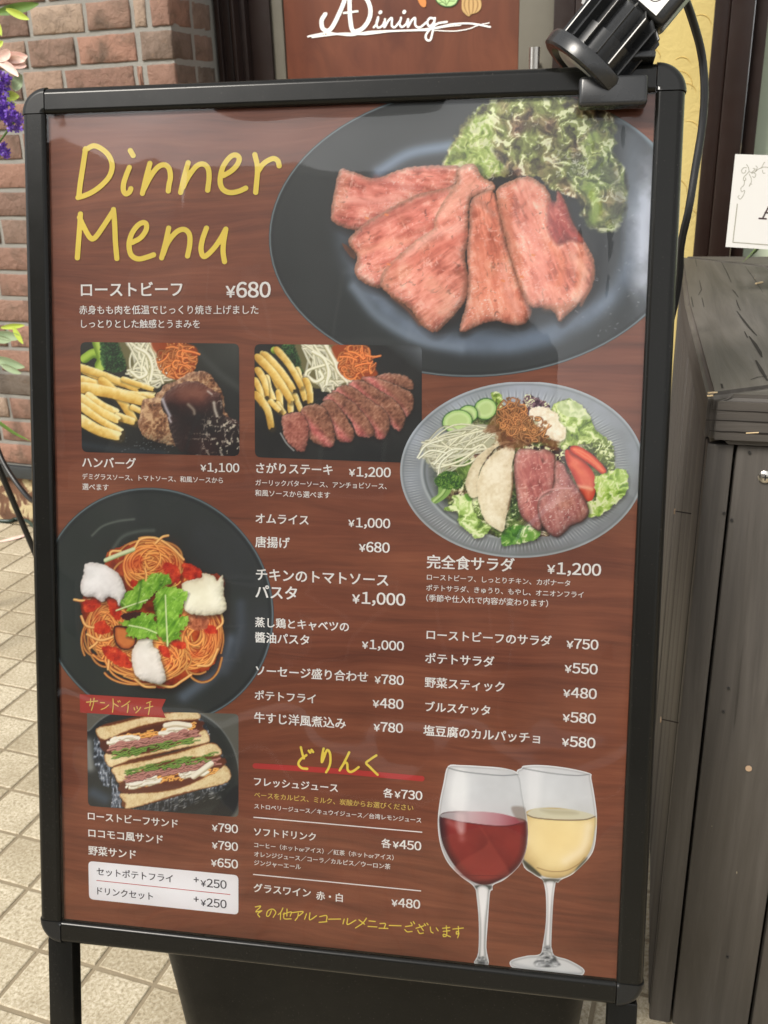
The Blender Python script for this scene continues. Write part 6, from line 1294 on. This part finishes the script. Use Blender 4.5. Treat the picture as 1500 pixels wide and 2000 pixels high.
q = onfront(1462, 1500); bm = bmesh.new(); lathe(bm, [(.0036, 0), (.0036, .0018), (.0012, .002)], 12, Matrix.Translation(q)@Rx); ob('nail_head', bm, M['rust'], pl)
for px, py in ((1414, 1003), (1429, 1016), (1423, 1345), (1464, 884), (1413, 1391), (1421, 1870)):
    q = onfront(px, py); bm = bmesh.new(); lathe(bm, [(.0017, -.001), (.0017, .0006)], 8, Matrix.Translation(q)@Rx); ob('nail_hole', bm, M['black_print'], pl)
# open checks in the capping
def crack(P, wd):
    A = [ontop(*p) for p in P]; bm = bmesh.new(); n = len(A); Lf = []; Rt = []
    for i, a in enumerate(A):
        t = (A[min(i+1, n-1)]-A[max(i-1, 0)]).normalized(); s = Vector((t.y, -t.x, 0))*wd*(.12+math.sin(math.pi*(i+.35)/(n-.3)))*.5; Lf.append(bm.verts.new((a.x+s.x, a.y+s.y, CT+.0004))); Rt.append(bm.verts.new((a.x-s.x, a.y-s.y, CT+.0004)))
    for i in range(n-1): bm.faces.new((Lf[i], Lf[i+1], Rt[i+1], Rt[i]))
    M.setdefault('crackm', simple('open_timber_crack', L3(26, 21, 17), .9)); ob('timber_crack', bm, M['crackm'], pl)
for P, wd in (([(1408, 510), (1421, 535), (1428, 552)], .0016), ([(1430, 566), (1434, 570), (1442, 581)], .0022), ([(1438, 586), (1441, 596), (1446, 607)], .0018), ([(1439, 608), (1452, 626), (1464, 641), (1478, 656)], .0032), ([(1463, 657), (1474, 672), (1484, 688), (1488, 698)], .0042), ([(1476, 704), (1487, 724), (1499, 744)], .004), ([(1409, 750), (1411, 759)], .003), ([(1454, 648), (1460, 660)], .002), ([(1350, 580), (1354, 600)], .0016), ([(1371, 582), (1375, 600)], .0015), ([(1358, 505), (1361, 520)], .0012), ([(1366, 548), (1370, 566), (1364, 577)], .0015), ([(1455, 520), (1475, 548), (1490, 572)], .001), ([(1466, 742), (1480, 737), (1499, 735)], .0016)): crack(P, wd)
for k, (z0, x0, x1) in enumerate(((.8555, .004, .3), (.845, .0, .6), (.8335, .004, .25))):       # checks in the capping's front edge
    rr = random.Random(k); n = 22; bm = bmesh.new(); top_ = []; bot = []
    for i in range(n+1):
        xx = x0+(x1-x0)*i/n; zz = z0+rr.uniform(-.0004, .0004)-.004*i/n*rr.uniform(.6, 1); h = .0007*(.35+math.sin(math.pi*(i+.2)/(n+.4)))*(1.6 if k in (1, 2) else 1); top_.append(bm.verts.new((xx, -.0004, zz+h))); bot.append(bm.verts.new((xx, -.0004, zz-h)))
    for i in range(n): bm.faces.new((bot[i], bot[i+1], top_[i+1], top_[i]))
    ob('timber_crack', bm, M['crackm'], pl)
M['splinter'] = simple('bare_wood_chip', L3(214, 190, 150), .8)
q0, q1 = ontop(1477, 560), ontop(1488, 550); boxo('splinter', ((q0.x+q1.x)/2, (q0.y+q1.y)/2, CT+.002), (.0022, .022, .002), M['splinter'], pl, M=Matrix.Rotation(-.6, 3, 'Z'))
for px, py, l in ((1388, 766, .010), (1383, 772, .006)):
    q = ontop(px, py); boxo('paint_chip', (q.x+.002, q.y+.002, CT-.0008), (l, .0016, .0012), M['splinter'], pl, M=Matrix.Rotation(.4, 3, 'Z'))
for xx, zz, l in ((.045, .8335, .012), (.10, .8455, .007), (.12, .832, .007)): boxo('paint_chip', (xx, -.0006, zz), (l, .0006, .0009), M['splinter'], pl, M=Matrix.Rotation(-.1, 3, 'Y'))

# card on a stick in the planter
CYY = 1.62
def oncard(x, y, off=.0):
    D = np.stack([(x-750)/FPX, (y-1000)/FPX, np.ones_like(x)], -1)@RC; t = (CYY-.0012-off-CAM[1])/D[:, 1]; return CAM+D*t[:, None]
tl, bl_ = at(1436, 301, 1, CYY), at(1417, 482, 1, CYY); wv_ = Vector((at(1500, 487, 1, CYY)-bl_)).normalized()*.19
cd = thing('standing_card', 'white card with grey scroll corner and a large brown letter, standing in the planter', 'card', (bl_.x+.09, CYY, .75))
bm = bmesh.new(); Q = [bl_, bl_+wv_, tl+wv_, tl]; f = [bm.verts.new(Vector(a)-cd.location+Vector((0, -.001, 0))) for a in Q]; b = [bm.verts.new(Vector(a)-cd.location+Vector((0, .001, 0))) for a in Q]; bm.faces.new(f); bm.faces.new(b[::-1])
for i in range(4): bm.faces.new((f[i], b[i], b[(i+1) % 4], f[(i+1) % 4]))
bmesh.ops.recalc_face_normals(bm, faces=bm.faces[:]); ob('card_sheet', bm, M['card'], cd)
tubeo('card_stick', [(0, .004, .02), (.002, .004, .30)], .003, M['brown_metal'], cd, 8)
def cs(S, wd, mt, nm): return strokes(nm, S, wd, M[mt], .35, None, fn=lambda x, y: oncard(x, y)-np.array(cd.location), parent=cd, org=(1380, 260), k=7.69)
cs([[(462, 1065), (430, 1350), (395, 1640), (650, 1662), (950, 1688)]], 1.6, 'card_print', 'printed_border') if False else None
cs([[(462, 1065), (395, 1640)], [(395, 1640), (1350, 1712)]], 1.7, 'card_print', 'printed_border')
cs([[(600, 470), (630, 520), (640, 570), (680, 600), (730, 580), (780, 540), (860, 510), (930, 520), (1000, 560)], [(640, 570), (600, 620), (560, 660), (555, 710), (590, 700), (580, 670)], [(600, 520), (560, 520), (525, 560), (540, 600), (580, 590), (590, 555)], [(640, 610), (670, 680), (670, 740), (640, 800), (660, 760), (680, 770)], [(570, 720), (560, 780), (515, 830), (530, 880), (570, 860), (560, 920), (510, 990), (470, 960), (490, 935)], [(700, 590), (740, 620), (720, 665), (690, 650)], [(730, 580), (760, 520), (740, 490)], [(820, 530), (860, 450), (875, 440)], [(840, 560), (850, 600), (880, 600)], [(680, 590), (730, 540), (700, 530)]], 1.1, 'card_print', 'printed_scroll')
cs([[(840, 1285), (930, 1110), (1010, 960)], [(1010, 960), (1060, 1110), (1110, 1300)], [(880, 1195), (1080, 1210)], [(790, 1280), (895, 1288)], [(1050, 1300), (1170, 1306)]], 3.2, 'card_ink', 'printed_letter')

# strap leaves growing in the planter
def blade(P, wd, mat, parent, name='leaf'):
    P = spl3([tuple(p) for p in P], 5); n = len(P); bm = bmesh.new(); L, C_, R_ = [], [], []
    for i in range(n):
        t = Vector(P[min(i+1, n-1)]-P[max(i-1, 0)]).normalized(); s = t.cross(Vector((0, 0, 1)) if abs(t.z) < .9 else Vector((0, 1, 0))); s = s.normalized() if s.length > 1e-4 else Vector((1, 0, 0)); nn = s.cross(t)
        k = wd*(math.sin(math.pi*min(1, .12+.88*i/(n-1)))**.7+.02); p = Vector(P[i]); L.append(bm.verts.new(p+s*k)); C_.append(bm.verts.new(p-nn*k*.3)); R_.append(bm.verts.new(p-s*k))
    for i in range(n-1): bm.faces.new((L[i], L[i+1], C_[i+1], C_[i])); bm.faces.new((C_[i], C_[i+1], R_[i+1], R_[i]))
    return smooth(ob(name, bm, mat, parent), 80)
sl_ = thing('strap_leaf_plant', 'green strap-leaved plant growing in the planter beneath the white card', 'plant', (.12, 1.86, .78))
rnd = random.Random(11)
for k in range(16):
    a = rnd.uniform(0, 2*math.pi); r = rnd.uniform(.05, .10); h = rnd.uniform(.12, .19); blade([(0, 0, 0), (r*.3*math.cos(a), r*.3*math.sin(a), h*.7), (r*.8*math.cos(a), r*.8*math.sin(a), h), (r*1.35*math.cos(a), r*1.35*math.sin(a), h*.72)], .0075, M['leaf'], sl_)

# ---------------------------------------------------------------- flower arrangement at the far left
FY = 1.62
fc = at(-215, 180, 1, FY)
fa = thing('flower_stand', 'flower arrangement with pink lily and purple statice on a black stand before the brick wall', 'flowers', (fc.x, FY, 0))
FO = Vector(fa.location)
def fl(px, py, dy=0.): return at(px, py, 1, FY+dy)-FO
for a in (0, 2.1, 4.2): tubeo('stand_leg', [(0, 0, .78), (.17*math.cos(a+.6)-.02, .17*math.sin(a+.6), 0.0)], .007, M['rubber'], fa, 8)
bm = bmesh.new(); lathe(bm, [(.06, .76), (.085, .78), (.10, .92), (.104, .93), (.10, .93)], 28); smooth(ob('flower_bowl', bm, M['tub'], fa), 40)
def petal(base, tip, wd, mat, parent=fa, name='petal', curl=.2, up=None):
    base, tip = Vector(base), Vector(tip); t = tip-base; n_ = 9; s = t.cross(up or Vector((0, 1, .2))).normalized(); nn = s.cross(t).normalized(); bm = bmesh.new(); rows_ = []
    for i in range(n_+1):
        f_ = i/n_; k = wd*math.sin(math.pi*min(.985, .06+.92*f_))**.75; c = base+t*f_+nn*t.length*curl*math.sin(f_*2.2)
        rows_.append([bm.verts.new(c+s*k*q_-nn*abs(q_)*k*.35) for q_ in (-1, -.5, 0, .5, 1)])
    for A, B_ in zip(rows_, rows_[1:]):
        for q_ in range(4): bm.faces.new((A[q_], A[q_+1], B_[q_+1], B_[q_]))
    o = smooth(ob(name, bm, mat, parent), 80); return o
lc = fl(-8, 118)
for tx, ty, dy, wd in ((42, 112, -.03, .011), (36, 130, -.05, .010), (20, 148, -.06, .009), (22, 100, .02, .012), (-30, 80, 0, .014), (-40, 140, -.03, .014), (6, 104, -.06, .009), (30, 121, -.07, .007)): petal(lc, fl(tx, ty, dy), wd, M['lily'], fa, 'petal', .18)
tubeo('stem', [lc, (0, 0, .93)], .003, M['stem'], fa, 6)
for tx, ty, bx, by, wd in ((72, 8, -10, 26, .009), (55, 38, 12, 18, .007), (2, 70, -6, 40, .006)): petal(fl(bx, by), fl(tx, ty), wd, M['leaf' if wd > .008 else 'lime_leaf'], fa, 'leaf', .08)
petal(fl(28, 176), fl(42, 146), .011, M['eucalyptus'], fa, 'leaf', .05); petal(fl(10, 186), fl(36, 188), .009, M['lime_leaf'], fa, 'bud', .1); petal(fl(4, 200), fl(30, 204), .006, M['lime_leaf'], fa, 'bud', .1); petal(fl(-6, 92), fl(5, 80), .005, M['lime_leaf'], fa, 'bud', .1)
# statice: many small papery florets
rnd = random.Random(4); pm = bmesh.new()
fl5 = []
for k in range(5):
    a = k*2*math.pi/5; fl5 += [(0, 0, 0), (.0042*math.cos(a-.5), .0042*math.sin(a-.5), .002), (.0058*math.cos(a), .0058*math.sin(a), .0036), (.0042*math.cos(a+.5), .0042*math.sin(a+.5), .002)]
fme = mesh('floret', fl5, [(4*k, 4*k+1, 4*k+2, 4*k+3) for k in range(5)]); fme.materials.append(M['statice'])
for (cx, cy, rx, ry, n, dy) in ((4, 158, 16, 14, 34, 0), (2, 185, 16, 16, 40, .01), (10, 218, 22, 20, 60, -.01), (28, 238, 16, 20, 46, 0), (-18, 205, 20, 40, 40, .01), (6, 296, 10, 14, 22, .01), (-14, 290, 14, 20, 24, 0)):
    for i in range(n):
        a = rnd.uniform(0, 6.28); r = math.sqrt(rnd.random()); p = fl(cx+rx*r*math.cos(a), cy+ry*r*math.sin(a), dy+rnd.uniform(-.02, .02)); o = ob('floret', fme, None, fa); o.location = p; o.rotation_euler = (rnd.uniform(.6, 2.2), rnd.uniform(-.6, .6), rnd.uniform(0, 6)); o.scale = (1.15,)*3
    tubeo('stem', [fl(cx, cy, dy), (0, 0, .93)], .002, M['stem'], fa, 6)
for tx, ty, bx, by, wd in ((46, 636, 2, 640, .006), (44, 672, 26, 638, .008), (42, 660, -8, 652, .011), (46, 718, -12, 700, .013), (20, 666, -18, 658, .010), (40, 730, 2, 712, .009)): petal(fl(bx, by), fl(tx, ty), wd, M['lime_leaf' if by < 645 else 'eucalyptus'], fa, 'leaf', .06)
blade([fl(-60, 790), fl(-10, 820), fl(28, 846), fl(60, 862)], .006, M['leaf'], fa)
for a_, b_ in (((-18, 658), (-60, 560)), ((-12, 700), (-70, 560)), ((-60, 790), (-90, 600))): tubeo('stem', [fl(*a_), fl(*b_), (0, 0, .9)], .0022, M['stem'], fa, 6, sp=4)
# cable, hose, fallen petal on the ground
P = [at(-40, 800, 1, 2.15), at(-8, 868, 1, 2.12), at(8, 905, 1, 2.10), at(30, 940, 1, 2.08), at(56, 972, 1, 2.05), at(90, 1000, 1, 2.0)]; e = P[-1]; P += [Vector((e.x+.12, e.y-.02, .012)), Vector((e.x+.5, e.y-.1, .009)), Vector((e.x+1.0, e.y-.2, .009))]; s0 = P[0]; P = [Vector((s0.x-.2, 2.2, 1.2)), Vector((s0.x-.08, 2.18, .9))]+P
tag(tubeo('black_cable', P, .0075, M['rubber'], None, 10, sp=6), 'black cable hanging before the brick wall down to the floor tiles', 'cable')
P = [(-3.2, 2.2, .008), (-2.5, 2.215, .007), at(0, 1017, 2, .007), at(30, 1014, 2, .007), at(56, 1019, 2, .007), (-1.7, 2.05, .007), (-1.2, 2.1, .007)]
M['hose'] = simple('dark_green_hose', (.02, .04, .032, 1), .4); tag(tubeo('garden_hose', P, .006, M['hose'], None, 8, sp=6), 'thin dark green hose lying on the tiles along the foot of the wall', 'hose')
p0, p1 = at(-6, 1058, 2, .003), at(58, 1044, 2, .003); o = petal(p0, p1, .012, M['lily'], None, 'fallen_petal', .04, Vector((0, 0, 1))); tag(o, 'pale pink fallen lily petal lying on the floor tiles', 'petal')
